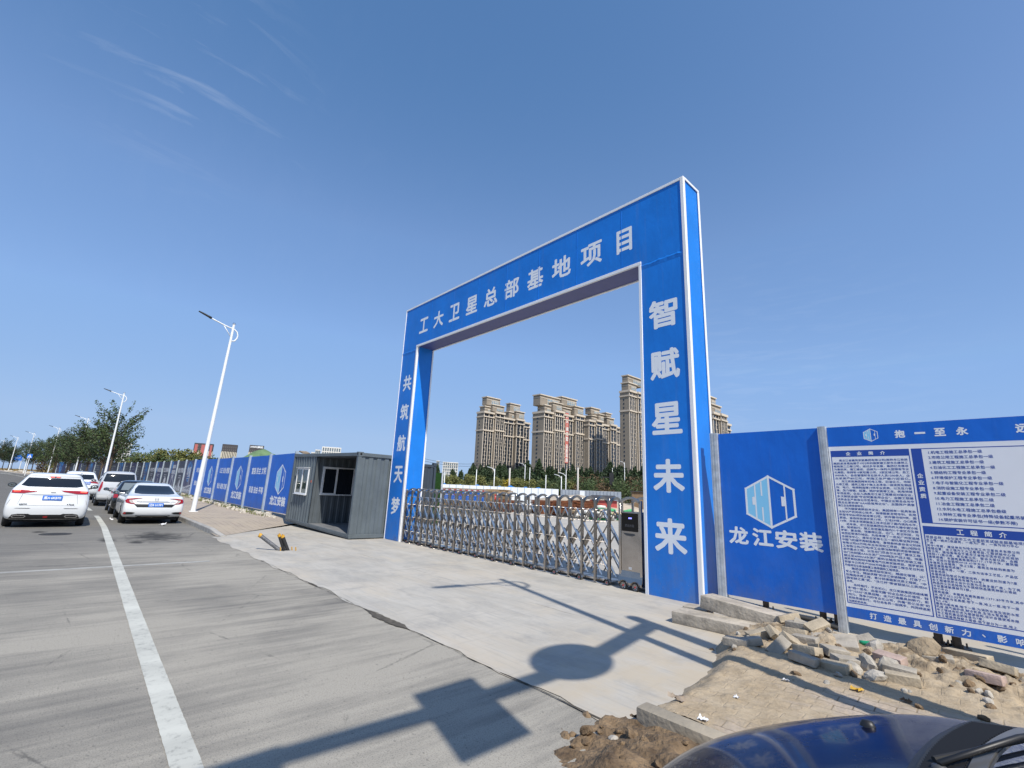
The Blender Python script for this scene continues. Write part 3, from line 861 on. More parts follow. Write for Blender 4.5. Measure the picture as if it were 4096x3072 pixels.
# partition wall facing the porch with an opening for window and door
pw = MB()
def prect(y0, y1, z0, z1): 
    corrugate(pw, (XP, y0, z0), (0, 1, 0), (0, 0, z1-z0), (-1, 0, 0), y1-y0, 0.25, 0.02, (0.42, 0.08, 0.42, 0.08))
prect(0.03, 0.30, 0.16, CH-0.13); prect(0.30, 1.56, 0.16, 1.18); prect(0.30, 1.56, 2.24, CH-0.13); prect(1.56, 1.62, 0.16, CH-0.13); prect(1.62, 2.32, 2.1, CH-0.13)
cchild(pw, 'partition_wall', M('shaded_partition_paint', (.085, .10, .112), .5, var=.12, vs=2))  # container paint darkened for the shade inside the porch
def window(y0, y1, z0, z1, x, split, par, nm='sliding_window'):
    mb = MB(); t = 0.045
    mb.box(x-0.03, x+0.03, y0, y1, z0, z0+t); mb.box(x-0.03, x+0.03, y0, y1, z1-t, z1)
    mb.box(x-0.029, x+0.029, y0, y0+t, z0+t, z1-t); mb.box(x-0.029, x+0.029, y1-t, y1, z0+t, z1-t)
    mb.box(x+0.005, x+0.026, split-0.035, split+0.035, z0+t, z1-t)
    mb.box(x+0.005, x+0.024, y0+t, split-0.036, z0+t, z0+t+0.035); mb.box(x+0.005, x+0.024, y0+t, split-0.036, z1-t-0.035, z1-t); mb.box(x+0.005, x+0.024, y0+t, y0+t+0.035, z0+t+0.036, z1-t-0.036)
    o = bevel(mb.build(nm, PVC, par), 0.004, 1)
    gl = MB().box(x-0.004, x+0.002, y0+t*0.5, y1-t*0.5, z0+t*0.5, z1-t*0.5).build('pane', DARKG, o)
    return o
window(0.30, 1.56, 1.18, 2.24, XP+0.012, 0.86, cont)
dr = MB(); dr.box(XP-0.03, XP+0.03, 1.63, 1.69, 0.16, 2.08); dr.box(XP-0.03, XP+0.03, 2.25, 2.31, 0.16, 2.08); dr.box(XP-0.03, XP+0.03, 1.691, 2.249, 2.02, 2.08); dr.box(XP-0.02, XP+0.02, 1.691, 2.249, 0.16, 0.26); dr.box(XP-0.02, XP+0.02, 1.691, 2.249, 0.95, 1.02)
d_ = dr.build('door', M('pale_door_frame', (0.42, 0.39, 0.35), 0.5), cont); MB().box(XP-0.008, XP+0.004, 1.69, 2.25, 0.26, 2.02).build('door_panel', DARKG, d_)
# front window
mb = MB(); wx0, wx1, wz0, wz1 = -5.42, -4.16, 1.15, 2.14; yy = 0.012
for (a, b, c, d) in ((wx0, wx1, wz0, wz0+.05), (wx0, wx1, wz1-.05, wz1), (wx0, wx0+.05, wz0+.051, wz1-.051), (wx1-.05, wx1, wz0+.051, wz1-.051), ((wx0+wx1)/2-.04, (wx0+wx1)/2+.04, wz0+.051, wz1-.051)):
    mb.box(a, b, yy-0.035, yy+0.03, c, d)
mb.box(wx0-0.03, wx1+0.03, yy-0.09, yy+0.02, wz1+0.012, wz1+0.03); mb.box(wx0-0.02, wx1+0.02, yy-0.075, yy, wz0-0.025, wz0-0.003)
wf = bevel(mb.build('front_window', PVC, cont), 0.004, 1)
MB().box(wx0+.03, wx1-.03, yy-0.010, yy, wz0+.03, wz1-.03).build('pane', M('green_tinted_glass', (0.045, 0.065, 0.045), 0.05, spec=0.8), wf)
MB().box(wx1+0.30, wx1+0.36, -0.006, 0.02, 1.62, 1.70).build('red_sticker', M('faded_red_sticker', (0.40, 0.10, 0.06), 0.6), cont)
bd = MB().box(-0.3, 0.15, -0.15, 0.15, 0, 0.05, Matrix.Translation((-20.0, 6.85, 2.86)) @ Matrix.Rotation(0.2, 4, 'Y'))
tag(bd.build('plank', M('old_wood', (0.25, 0.19, 0.13), 0.8, var=0.2, vs=9)), 'short weathered plank lying on the left end of the gatehouse roof', 'plank')

# second darker container behind the arch, artificial turf board, blue board
c2 = empty('dark_container', (-18.0, 9.6, 0), 0, 'dark slate container behind the left pillar of the arch', 'container')
def c2c(mb, nm, m): return mb.build(nm, m, c2)
SLATE = M('slate_container_paint', (0.036, 0.050, 0.068), 0.5, var=0.1, vs=2)
c2c(corrugate(MB(), (0, 0.05, 0.1), (0, 1, 0), (0, 0, 2.5), (-1, 0, 0), 2.3, 0.3, 0.03), 'end_wall', SLATE)
c2c(corrugate(MB(), (-6, 0.02, 0.1), (1, 0, 0), (0, 0, 2.5), (0, 1, 0), 5.95, 0.28, 0.03), 'long_wall', SLATE)
mb = MB(); mb.box(-6, 0.02, 0, 2.4, 2.6, 2.72); mb.box(-0.1, 0.025, -0.01, 0.1, 0.02, 2.6); mb.box(-0.1, 0.025, 2.3, 2.41, 0.02, 2.6); mb.box(-6, 0.02, 0, 2.4, 0.0, 0.1); mb.box(-0.12, 0.04, 2.25, 2.42, 2.66, 2.80)
c2c(mb, 'frame', SLATE)
tb = empty('turf_board', (-18.95, 13.0, 0), 0, 'board covered in bright green artificial turf beside the dark container', 'turf board')
MB().box(-1.0, 0.0, 0.0, 0.06, 0.05, 2.43).build('turf_face', M('artificial_turf', (0.045, 0.17, 0.02), 0.9, var=0.35, vs=60, bump=1.0, bs=120, dist=0.05), tb)
MB().box(0.002, 0.035, -0.01, 0.08, 0.0, 2.45).build('edge_post', GALV, tb)

# ================================================================== LEFT HOARDING
FT = [(-134, -4.1), (-130, -2.2), (-118.5, 0.4), (-105, 2.65), (-98.5, 3.8), (-92.8, 4.65), (-84, 5.5), (-76, 6.1), (-66, 6.6), (-57.6, 6.88), (-45, 6.98), (-33, 7.08), (-22, 7.14), (-18, 7.15)]
fp = []
i = 0
while True:
    X = -21.75 - 3.62*i - 0.03*i*i
    if X < -134: break
    fp.append(Vector((X, interp(FT, X), gz(X)))); i += 1
POSTM = M('pale_galvanised_post', (0.42, 0.49, 0.55), 0.45, 0.35, var=0.1, vs=3)
NAVY = M('dark_navy_print', (0.020, 0.022, 0.045), 0.45)
NAVY2 = M('indigo_print', (0.022, 0.024, 0.10), 0.45)
GLOWB = M('printed_blue_glow', (0.006, 0.03, 0.16), 0.5, col2=(0.05, 0.32, 0.72), vs=1.2, detail=6, lo=0.4, hi=0.7)
PRINTW = M('faded_white_print', (0.55, 0.57, 0.60), 0.5)
PRINTG = M('grey_print', (0.17, 0.18, 0.20), 0.5)
hb = empty('printed_hoarding', tuple(fp[0]), 0, 'long blue hoarding of printed panels between pale steel posts along the pavement', 'hoarding')
def logo(sg, cx, cz, k, w_mat_sg, lb_sg):
    """hexagonal outlined cube: left face light blue, right face blue, white outlines and letter strokes"""
    H = [(0, 0.385), (-0.345, 0.19), (-0.345, -0.20), (0, -0.385), (0.345, -0.20), (0.345, 0.19)]
    q = [(cx+a*k, cz+b*k) for a, b in H]
    c, cb = (cx, cz+0.36*k), (cx, cz-0.36*k)
    t = 0.030*k
    lb_sg.poly([q[0], q[1], q[2], q[3]], 1)
    w_mat_sg.stroke([q[0], q[1], q[2], q[3], q[4], q[5], q[0]], t, 3)
    w_mat_sg.stroke([q[0], q[3]], t, 12)
    # strokes of the monogram, following the faces
    def P(u, v, side): # u 0..1 from outer edge to centre, v -1..1
        ox = -0.345 if side < 0 else 0.345
        x = ox*(1-u); top = 0.19+(0.385-0.19)*u; bot = -0.20+(-0.385+0.20)*u
        return (cx+x*k, cz+(bot+(top-bot)*(v+1)/2)*k)
    w_mat_sg.stroke([P(.40, .95, -1), P(.40, -.95, -1)], t*0.7, 14)
    w_mat_sg.stroke([P(.68, .9, -1), P(.68, .30, -1)], t*0.7, 15); w_mat_sg.stroke([P(.68, -.30, -1), P(.68, -.9, -1)], t*0.7, 16)
    w_mat_sg.poly([P(.26, .26, -1), P(.26, -.22, -1), P(.42, -.20, -1), P(.42, .28, -1)], 18)
    w_mat_sg.stroke([P(.36, .95, 1), P(.36, -.95, 1)], t*0.7, 19)
    w_mat_sg.poly([P(.36, .30, 1), P(.36, -.20, 1), P(.52, -.20, 1), P(.52, .30, 1)], 21)
def sky_line(sg, u0, u1, v0, seed, kind):
    r = random.Random(seed); W = u1-u0
    if kind == 'arch':
        c = (u0+u1)/2
        sg.stroke([(c+0.75*math.cos(t)*0.75, v0+0.9*math.sin(t)) for t in [math.pi*j/10 for j in range(11)]], 0.16, 1)
        for s in (-1, 1): sg.stroke([(c+s*0.9, v0), (c+s*0.55, v0+0.95)], 0.06, 14)
    elif kind == 'dome':
        c = (u0+u1)/2
        sg.poly([(c+0.62*math.cos(t), v0+0.25+0.5*math.sin(t)) for t in [math.pi*j/10 for j in range(11)]], 1)
        sg.rect(c-1.0, c+1.0, v0, v0+0.22, 2)
    elif kind == 'bridge':
        c = u0+W*0.62
        sg.stroke([(c-0.10, v0-0.2), (c, v0+1.0), (c+0.10, v0-0.2)], 0.06, 1)
        sg.stroke([(u0, v0-0.02), (c, v0+0.22), (u1, v0+0.35)], 0.09, 5)
        for j in range(5): sg.stroke([(c, v0+0.95), (c-0.25*(j+1), v0+0.2-0.04*j)], 0.012, 8+j)
        sg.stroke([(u0, v0-0.2), (c, v0-0.1), (u1, v0-0.15)], 0.05, 14)
    elif kind == 'sail':
        c = (u0+u1)/2
        sg.poly([(c-0.35, v0), (c+0.4, v0), (c+0.42, v0+0.95)], 1); sg.stroke([(c-0.8, v0), (c-0.1, v0+0.6)], 0.08, 3)
    x = u0
    k = 22
    while x < u1-0.1:
        bw_ = r.uniform(0.08, 0.22); sg.rect(x, min(x+bw_, u1), v0-0.32, v0+r.uniform(-0.15, 0.45)*(0.5 if kind != 'towers' else 1.3), k); x += bw_+r.uniform(0.0, 0.12); k += 1
TXT_BLUE = {1: ('富强 民主 文明', '和谐 自由 平等'), 3: ('公正 法治 爱国', '敬业 诚信 友善'), 5: ('文明 施工 安全', '质量 第一 至上')}
DARK = {6: ('幸福', None, 'bridge'), 7: ('建设文明城市', None, 'sail'), 8: ('共建共享', '美丽家园', 'arch'), 9: ('区生活更美好', None, 'dome'), 10: ('和谐宜居', None, 'towers'), 11: ('共创文明', None, 'towers')}
base = fp[0].copy()
post_mesh = None
for i in range(len(fp)-1):
    A, B = fp[i+1], fp[i]                   # left end, right end as seen from the road
    u = (B-A); Lb = u.length; ud = u.normalized(); nrm = Vector((ud.y, -ud.x, 0)).normalized()
    if nrm.y > 0: nrm = -nrm
    z0 = 0.30 if i < 9 else 0.22; z1 = 2.96
    A2, B2 = A - base, B - base
    e = 0.055
    up = Vector((0, 0, 1))
    a0 = A2 + ud*e; b0 = B2 - ud*e
    mb = MB(); mb.prism([a0+up*z0, b0+up*z0, b0+up*z1, a0+up*z1], -nrm*0.03)
    m = VINYL_D if i < 6 else (NAVY if i % 2 else NAVY2)
    pn = mb.build('panel', m, hb)
    org = A2 + nrm*0.0008
    sgW = Sign(org, ud, up, nrm, 0.00015); 
    if i < 6 and i % 2 == 0:
        sgL = Sign(org, ud, up, nrm, 0.00015)
        logo(None, Lb/2, 1.78, 1.75, sgW, sgL)
        sgL.build('logo_face', LIGHT_BLUE, pn)
        sgT = Sign(org, ud, up, nrm, 0.00015)
        sgT.text('龙江安装', Lb/2, 0.80, 0.40, 2.2, bold=0.022); sgT.build('lettering', WHITE_LET, pn)
        sgW.build('logo_outline', WHITE_LET, pn)
    elif i < 6:
        t1, t2 = TXT_BLUE[i]
        for tt_, vv_ in ((t1, 2.18), (t2, 1.20)):
            sgW = Sign(org, ud, up, nrm, 0.00015); sgW.text(tt_, Lb/2, vv_, 0.34, 2.5, bold=0.012); sgW.build('lettering', WHITE_LET, pn)
    elif i in DARK:
        t1, t2, kd = DARK[i]
        if i == 6:
            sgG = Sign(org, ud, up, nrm, 0.00015)
            sgG.poly([(Lb*.45+0.9*math.cos(t)*(1+.25*math.sin(3*t)), 2.05+0.85*math.sin(t)) for t in [j*math.pi/10 for j in range(20)]], 0); sgG.build('blue_glow_print', GLOWB, pn)
            sgW.text(t1, Lb*.42, 2.05, 0.75, 1.5, bold=0.02)
        elif t2:
            sgW.text(t1, Lb/2, 2.45, 0.36, 1.7, bold=0.018); sgW.text(t2, Lb/2, 1.95, 0.42, 1.9, bold=0.018)
        else: sgW.text(t1, Lb/2, 2.12, 0.42, 3.0, bold=0.018)
        for j, vv in enumerate((1.62, 1.45)): sgW.rect(Lb*.3, Lb*(.62-.08*j), vv, vv+0.045, 1)
        sgW.build('lettering', PRINTW, pn)
        sgS = Sign(org, ud, up, nrm, 0.00015); sky_line(sgS, 0.1, Lb-0.1, 0.66, i, kd); sgS.build('skyline_print', PRINTW, pn)
        if i in (8, 10):
            sgG = Sign(org, ud, up, nrm, 0.00015); sgG.poly([(0.25, 2.93), (1.3, 2.93), (0.8, 1.9), (0.3, 1.75)], 0); sgG.build('blue_glow_print', GLOWB, pn)
    else:
        if i % 4 == 0:
            sgG = Sign(org, ud, up, nrm, 0.00015); sgG.poly([(0.8, 2.93), (3.2, 2.93), (2.8, 1.2), (2.3, 0.6), (1.6, 1.0), (1.3, 2.0)], 0); sgG.build('blue_glow_print', GLOWB, pn)
        for j in range(7):
            sgW.rect(0.5, 0.5 + Lb*(0.25+0.35*((i*7+j*5) % 4)/4), 2.35-0.30*j, 2.35-0.30*j+(0.14 if j == 0 else 0.07), 2)
        sgW.build('lettering', PRINTG, pn)
for P in fp:
    b = P - base
    mb = MB().box(b.x-0.06, b.x+0.06, b.y-0.10, b.y+0.03, b.z+0.05, b.z+3.03)
    mb.build('post', POSTM, hb)
# thin edge post next to the gatehouse is the first post; green netted soil heap shows above the hoarding
mb = MB()
hx = frange(-70, -34, 60); hy = frange(9.5, 18.5, 24); rows = []
for X in hx:
    row = []
    for Y in hy:
        t = math.sin(math.pi*(X+70)/36)*math.sin(math.pi*(Y-9.5)/9)
        row.append((X, Y, -0.1 + 5.3*max(0, t)**0.4*(0.78+0.30*fbm(X, Y, 0.22, 4, 3)) + 0.12*fbm(X, Y, 1.3, 3, 5)))
    rows.append(row)
for ra, rb in zip(rows[:-1], rows[1:]):
    for k in range(len(ra)-1): mb.quad(ra[k], ra[k+1], rb[k+1], rb[k])
tag(mb.build('soil_heap', M('green_dust_net', (0.10, 0.17, 0.08), 0.9, col2=(0.16, 0.26, 0.12), vs=1.5, bump=0.6, bs=18, dist=0.1), smooth=True), 'soil heap under green dust netting showing above the blue hoarding', 'soil heap')

# ================================================================== SIGN BOARDS ON THE RIGHT
YBd = 8.0
def sboard(name, x0, x1, label, mat):
    t = empty(name, ((x0+x1)/2, YBd, 0), 0, label, 'sign board')
    mb = grid_panel((x0, YBd, 0.215), (x1-x0, 0, 0), (0, 0, 2.785-0.215), int((x1-x0)*14), 36, 0.010, x0, (0, -1, 0))
    p = adopt(mb.build('vinyl_face', mat, smooth=True), t)
    bk = MB().box(x0+0.01, x1-0.01, YBd+0.02, YBd+0.05, 0.225, 2.775); adopt(bk.build('backing_sheet', GALV), t)
    lg = []
    for xx in (x0+0.42, x1-0.28, x1-0.10) if name == 'logo_board' else ((x0+0.86, x0+1.03, x1-0.4)):
        q = MB().cyl((xx, YBd+0.42, 0.0), (xx, YBd+0.42, 2.3), 0.045, 12)
        q.lathe([(0.0, 0.022), (0.125, 0.022), (0.13, 0.008), (0.13, 0.0)], 16, 'Z', (xx, YBd+0.42, 0.006))
        for k in range(4):
            a = k*math.pi/2+0.6; q.cyl((xx+0.10*math.cos(a), YBd+0.42+0.10*math.sin(a), 0.02), (xx+0.10*math.cos(a), YBd+0.42+0.10*math.sin(a), 0.075), 0.010, 6)
        q.box(xx-0.02, xx+0.02, YBd+0.05, YBd+0.42, 1.0, 1.04)
        adopt(q.build('support_leg', M('rusty_steel_pipe', (0.14, 0.105, 0.08), 0.6, 0.5, var=0.3, vs=14), angle=40), t)
    return t
lb = sboard('logo_board', -3.425, -1.945, 'plain blue sign board with a hexagonal cube logo and four large white characters', VINYL_D)
yb = YBd - 0.0006
sw_, sl2 = (Sign((0, yb, 0), (1, 0, 0), (0, 0, 1), (0, -1, 0), 0.00008) for _ in range(2))
logo(None, -2.685, 1.685, 1.0, sw_, sl2)
adopt(sl2.build('logo_light_face', LIGHT_BLUE), lb); adopt(sw_.build('logo_outline', WHITE_LET), lb)
for chx, xc in zip('龙江安装', (-3.19, -2.83, -2.50, -2.175)): letter(lb, chx, xc, 1.14, 0.25, 0.28, 0.010, yb)

nb = sboard('notice_board', -1.83, 1.75, 'white and blue notice board crowded with small blue text about the builder', BOARD_WHITE)
def NS(): return Sign((0, yb, 0), (1, 0, 0), (0, 0, 1), (0, -1, 0), 0.00008)
for za, zb in ((2.50, 2.783), (0.217, 0.345)):
    s1 = NS(); s1.rect(-1.828, 1.748, za, zb); adopt(s1.build('blue_band', VINYL_D), nb)
s1 = NS()
s1.rect(-1.81, -0.93, 2.35, 2.44); s1.rect(-0.91, -0.805, 1.50, 2.44); s1.rect(-0.91, 1.70, 1.365, 1.465)
def outline(x0, x1, z0, z1, t=0.010):
    s1.rect(x0, x1, z0, z0+t, 2); s1.rect(x0, x1, z1-t, z1, 2); s1.rect(x0, x0+t, z0+t, z1-t, 2); s1.rect(x1-t, x1, z0+t, z1-t, 2)
outline(-1.81, -0.93, 0.395, 2.44); outline(-0.91, 1.70, 1.50, 2.44); outline(-0.91, 1.70, 0.395, 1.465)
adopt(s1.build('column_headings', BLUE_INK), nb)
for chx, xc in zip('抱一至永', (-1.0, -0.795, -0.60, -0.395)): letter(nb, chx, xc, 2.64, 0.095 if chx != '一' else 0.016, 0.10, 0.0045, yb-.0004)
for chx, xc in zip('远者无疆', (0.115, 0.32, 0.52, 0.72)): letter(nb, chx, xc, 2.64, 0.095, 0.10, 0.0045, yb-.0004)
s2 = NS(); sl2 = NS(); logo(None, -1.315, 2.643, 0.225, s2, sl2); adopt(sl2.build('logo_light_face', LIGHT_BLUE), nb); adopt(s2.build('logo_outline', WHITE_LET), nb)
for chx, xc in zip('企业简介', (-1.60, -1.47, -1.34, -1.21)): letter(nb, chx, xc, 2.395, 0.045, 0.05, 0.002, yb-.0004)
for chx, zc in zip('企业资质', (2.09, 2.005, 1.92, 1.835)): letter(nb, chx, -0.857, zc, 0.055, 0.055, 0.002, yb-.0004)
for chx, xc in zip('工程简介', (-0.57, -0.45, -0.33, -0.21)): letter(nb, chx, xc, 1.415, 0.058, 0.06, 0.002, yb-.0004)
for chx, xc in zip('打造最具创新力、影响力、竞争力', [-1.54+0.146*k for k in range(15)]): letter(nb, chx, xc, 0.28, 0.072 if chx != '、' else 0.025, 0.075 if chx != '、' else 0.025, 0.002, yb-.0004)
COMPANY = """　　黑龙江省建筑安装集团有限公司(简称龙江安装
集团)前身是始建于1952年的国家建工部东北建筑工
程局第二工程公司。经过多年发展，集团已发展成
为集投资、施工建设、运维为一体的大型国有专业
化集团。现拥有10家权属公司、5家区域公司，员工
2000余人，各级管理和专业技术人员1200余人，企
业总资产80亿元，年施工生产能力近百亿。
　　龙江安装集团拥有机电工程、石油化工、市政
公用工程、建筑工程4个施工总承包一级资质及钢结
构、电力、电梯制造等19项专业资质，以及压力管
道、压力容器、起重、锅炉安装等工业、民用领域
专项资质。企业入选黑龙江省工程建设30强企业，
多次荣获全国“守合同重信用企业”、全国工程建
设安全生产标准化示范单位、中国企业联合会与中
国企业家协会“AAA级信用企业”、全国用户满意
施工企业等荣誉称号。
　　作为国家高新技术企业，集团拥有一批具有自
主知识产权的核心技术，获得国家发明专利、实用
新型专利86项科技成果22项，软件著作权9项，国
家级、省级科技进步奖13项，工法59项，QC成果
74项，并有多项焊接施工技术达到了国内领先水平。
　　近年来，龙江安装集团在市场的大潮中披沙拣
金，砥砺前行。施工足迹遍及国内31个省区市及俄
罗斯、蒙古国、埃塞俄比亚、也门、尼日利亚、马
来西亚等海外地区。先后承建了一批如广州亚运城
主媒体中心、侵华日军第七三一部队罪证陈列馆、
中国飞机循环再制造基地、富锦象屿金谷生化科技
有限公司60万吨/年玉米深加工项目、唐山旭阳化
工有限公司4万吨/年工业萘法制苯酐项目等国家、
省市重点工程，以及也门巴吉尔水泥厂建设工程、
也门共和国AAA水泥厂3000吨生产线工程、埃塞
俄比亚6000t/d水泥厂原料长输皮带机安装工程、
俄罗斯秋明州PE装置电气仪表安装项目、俄罗斯阿
菲普卡公司年产2500万吨氢化烈解工程及尼日利亚
丹格特石化炼油装置工程等国际工程项目。
　　集团全面实施项目标准化、精细化管理，以“
专心专注、精益求精”的龙江安装精神，打造了一
批精品优质工程，累计获得国家优质工程奖、“中
国安装之星”奖、“龙江杯”等省部级以上奖项50
余项。
　　与时偕行，不忘初心。龙江安装集团将继续秉
承“抱一至永、远者无疆”的企业核心价值观，践
行“12345”发展战略，全力打造最具创新力、影
响力、竞争力的专业化公司，向着“百亿龙安”的
目标昂首前行。与社会各界一起携手，共同缔造更
加美好的未来。""".split('\n')
s3 = NS()
for k, ln in enumerate(COMPANY):
    ind = ln.startswith('　　'); t = ln.lstrip('　'); full = len(ln) >= 20
    x0 = -1.79 + (0.072 if ind else 0)
    s3.line(t, x0, 2.30 - 0.0416*k, 0.0320, bold=0.0003, width=(0.83 - (0.072 if ind else 0)) if full else None, spacing=1.0)
adopt(s3.build('company_text', BLUE_INK), nb)
QUAL = """1.机电工程施工总承包一级
2.市政公用工程施工总承包一级
3.建筑工程施工总承包一级
4.石油化工工程施工总承包一级
5.钢结构工程专业承包一级
6.环境保护工程专业承包一级
7.电子与智能化工程专业承包一级
8.消防设施工程专业承包一级
9.起重设备安装工程专业承包二级
10.电力工程施工总承包二级
11.冶金工程施工总承包二级
12.水利水电工程施工总承包叁级
13.特种工程专业承包(特殊设备起重吊装)
14.锅炉安装许可证书一级(参数不限)""".split('\n')
s3 = NS()
for k, ln in enumerate(QUAL): s3.line(ln, -0.75, 2.385 - 0.0638*k, 0.042, bold=0.0006, spacing=1.03)
adopt(s3.build('qualification_list', BLUE_INK), nb)
PROJ = """项目名称：哈尔滨市工大卫星研发试验总部基地项目
本工程一期共2栋建筑，一栋为厂房，一栋为动力中心
厂房：
其中1号楼，建设单位为哈尔滨工大卫星技术有限公司
地理位置：本工程为工大卫星项目-工程试验中心有
限公司，建设基地位于黑龙江省哈尔滨市松北区规划
规划171路以南、青石路以北、智谷大街以西，合围
建筑规模：本建筑基底面积6717.17平方米，建筑面
米，双倍计容面积4918.47平方米；
本建筑主体建筑：地上2层，建筑主体结构高度为
面至屋面层完成面）。
建筑功能布局，一层，二层为洁净工艺区，产品区
设备用房；
本建筑结构型式为框架结构，抗震设防烈度为7度
建筑设计合理使用年限为50年；
本工程建筑防火设计分类为戊类多层厂房，为丁类
物品的火灾危险性为不燃烧物品建筑物耐火等级
分设置疏散楼梯为3部。
动力中心：
建筑规模：本建筑总建筑面积:1271.89平方米,其中
米,地下453.55平方米；
建筑层数与总高度:地下一层,地上一层,地下一层
为5.4米；
建筑功能布局:地下一层:为消防水池及消防水泵
机房,燃气锅炉间,制冷机房,生活水泵房等；
本工程结构形式为框架结构,设计合理使用年限
本工程抗震设防等级为7度；
本工程建筑物耐火等级:地下部分为一级,地上""".split('\n')
s3 = NS()
for k, ln in enumerate(PROJ): s3.line(ln, -0.895, 1.335 - 0.0337*k, 0.036 if k == 0 else 0.0305, bold=0.0003, spacing=1.1 if k == 0 else 1.22)
adopt(s3.build('project_text', BLUE_INK), nb)

def channel_post(x0, x1, label):
    mb = MB()
    y0, y1 = YBd-0.045, YBd+0.075
    mb.box(x0, x1, y0, y0+0.012, -0.03, 2.80); mb.box(x0, x0+0.012, y0+0.013, y1, -0.03, 2.80); mb.box(x1-0.012, x1, y0+0.013, y1, -0.03, 2.80)
    mb.box(x0+0.03, x0+0.045, y0-0.006, y0-0.001, -0.03, 2.80); mb.box(x1-0.045, x1-0.03, y0-0.006, y0-0.001, -0.03, 2.80)
    return tag(mb.build('steel_post', GALV), label, 'post', 'galvanised posts between the sign boards')
channel_post(-3.552, -3.432, 'galvanised channel post between the arch and the logo board')
channel_post(-1.935, -1.838, 'galvanised channel post between the logo board and the notice board')
channel_post(1.76, 1.87, 'galvanised channel post at the right end of the notice board')
# ================================================================== CARS
def ring(z, w, xr, xf, br=0.10, bf=0.30, cr=0.16, cf=0.35, belly=0.0):
    """closed plan outline at height z: half width w, rear x, front x, bow of rear/front edges, corner lengths"""
    h = []
    for t in (0.0, 0.38, 0.72, 0.93): h.append((xr + br*t*t, w*t*0.995))
    h.append((xr + br + cr*0.45, w*0.985))
    L = xf - xr
    x0, x1 = xr + br + cr, xf - bf - cf
    for t in (0.0, 0.2, 0.4, 0.6, 0.8, 1.0): h.append((x0 + (x1-x0)*t, w*(1.0 - 0.02*max(0, t-0.7))))
    h.append((xf - bf - cf*0.4, w*0.955))
    for t in (0.90, 0.66, 0.34, 0.0): h.append((xf - bf*t*t, w*t))
    return [(x, y, z) for x, y in h]
def car_body(rings, name, mat, parent, wheels=None, levels=2):
    mb = MB(); N = len(rings[0]); idx = []
    for r in rings:
        L_ = []; 
        for (x, y, z) in r: L_.append(len(mb.v)); mb.v.append((x, y, z))
        R_ = [L_[0]]
        for (x, y, z) in r[1:-1]: R_.append(len(mb.v)); mb.v.append((x, -y, z))
        R_.append(L_[-1])
        idx.append((L_, R_))
    for (La, Ra), (Lb, Rb) in zip(idx[:-1], idx[1:]):
        for i in range(N-1):
            mb.f.append((La[i], La[i+1], Lb[i+1], Lb[i]))
            mb.f.append((Ra[i+1], Ra[i], Rb[i], Rb[i+1]))
    for (L_, R_) in (idx[0], idx[-1]):
        for i in range(1, N-2): mb.f.append((L_[i], L_[i+1], R_[i+1], R_[i]))
        mb.f.append((L_[0], L_[1], R_[1])); mb.f.append((L_[N-2], L_[N-1], R_[N-2]))
    o = mb.build(name, mat, None, smooth=True)
    md = o.modifiers.new('s', 'SUBSURF'); md.levels = levels; md.render_levels = levels
    cutters = []
    if wheels:
        for (x, r, w) in wheels:
            for s in (-1, 1):
                c = MB().cyl((x, s*(w-0.26), r), (x, s*(w+0.4), r), r+0.055, 28).build('cutter', None)
                b = o.modifiers.new('b', 'BOOLEAN'); b.operation = 'DIFFERENCE'; b.object = c; b.solver = 'EXACT'; cutters.append(c)
    dg = bpy.context.evaluated_depsgraph_get()
    me = bpy.data.meshes.new_from_object(o.evaluated_get(dg))
    old = o.data; o.modifiers.clear(); o.data = me; bpy.data.meshes.remove(old)
    for c in cutters: bpy.data.objects.remove(c)
    if not me.materials: me.materials.append(mat)
    me.shade_smooth(); me.set_sharp_from_angle(angle=R(45))
    bm = bmesh.new(); bm.from_mesh(me); bvh = BVHTree.FromBMesh(bm); bm.free()
    o.parent = parent
    return o, bvh
def patch(bvh, pts, view, name, mat, parent, off=0.006, seg=0.07, rim=0.02, smooth=True):
    """lay the 2D outline pts on the body as seen from 'rear' (u = right, v = z), 'left'/'right' (u = x, v = z) or 'top' (u = x, v = y)"""
    bm = bmesh.new()
    vs = [bm.verts.new((a, b, 0)) for a, b in pts]
    f = bm.faces.new(vs)
    bmesh.ops.triangulate(bm, faces=[f])
    for _ in range(5):
        long = [e for e in bm.edges if e.calc_length() > seg]
        if not long: break
        bmesh.ops.subdivide_edges(bm, edges=long, cuts=1, use_grid_fill=False)
        bmesh.ops.triangulate(bm, faces=bm.faces)
    def cast(a, b):
        if view == 'rear': o, d = Vector((-3, -a, b)), Vector((1, 0, 0))
        elif view == 'left': o, d = Vector((a, 4, b)), Vector((0, -1, 0))
        elif view == 'right': o, d = Vector((a, -4, b)), Vector((0, 1, 0))
        elif view == 'front': o, d = Vector((9, a, b)), Vector((-1, 0, 0))
        else: o, d = Vector((a, b, 5)), Vector((0, 0, -1))
        h = bvh.ray_cast(o, d)
        if h[0] is None:
            h = bvh.find_nearest(o + d*(3 if view == 'rear' else 4))
        n = h[1]
        if n.dot(d) > 0: n = -n
        return h[0] + n*off*0.6 - d*off*0.4, d
    d = None
    for v in bm.verts:
        p, d = cast(v.co.x, v.co.y); v.co = p
    be = [e for e in bm.edges if len(e.link_faces) == 1]
    r = bmesh.ops.extrude_edge_only(bm, edges=be)
    for g_ in r['geom']:
        if isinstance(g_, bmesh.types.BMVert): g_.co += d*rim
    bmesh.ops.recalc_face_normals(bm, faces=bm.faces)
    me = bpy.data.meshes.new(name); bm.to_mesh(me); bm.free()
    me.shade_smooth(); me.set_sharp_from_angle(angle=R(50))
    me.materials.append(mat)
    o = bpy.data.objects.new(name, me); COL.objects.link(o); o.parent = parent
    return o
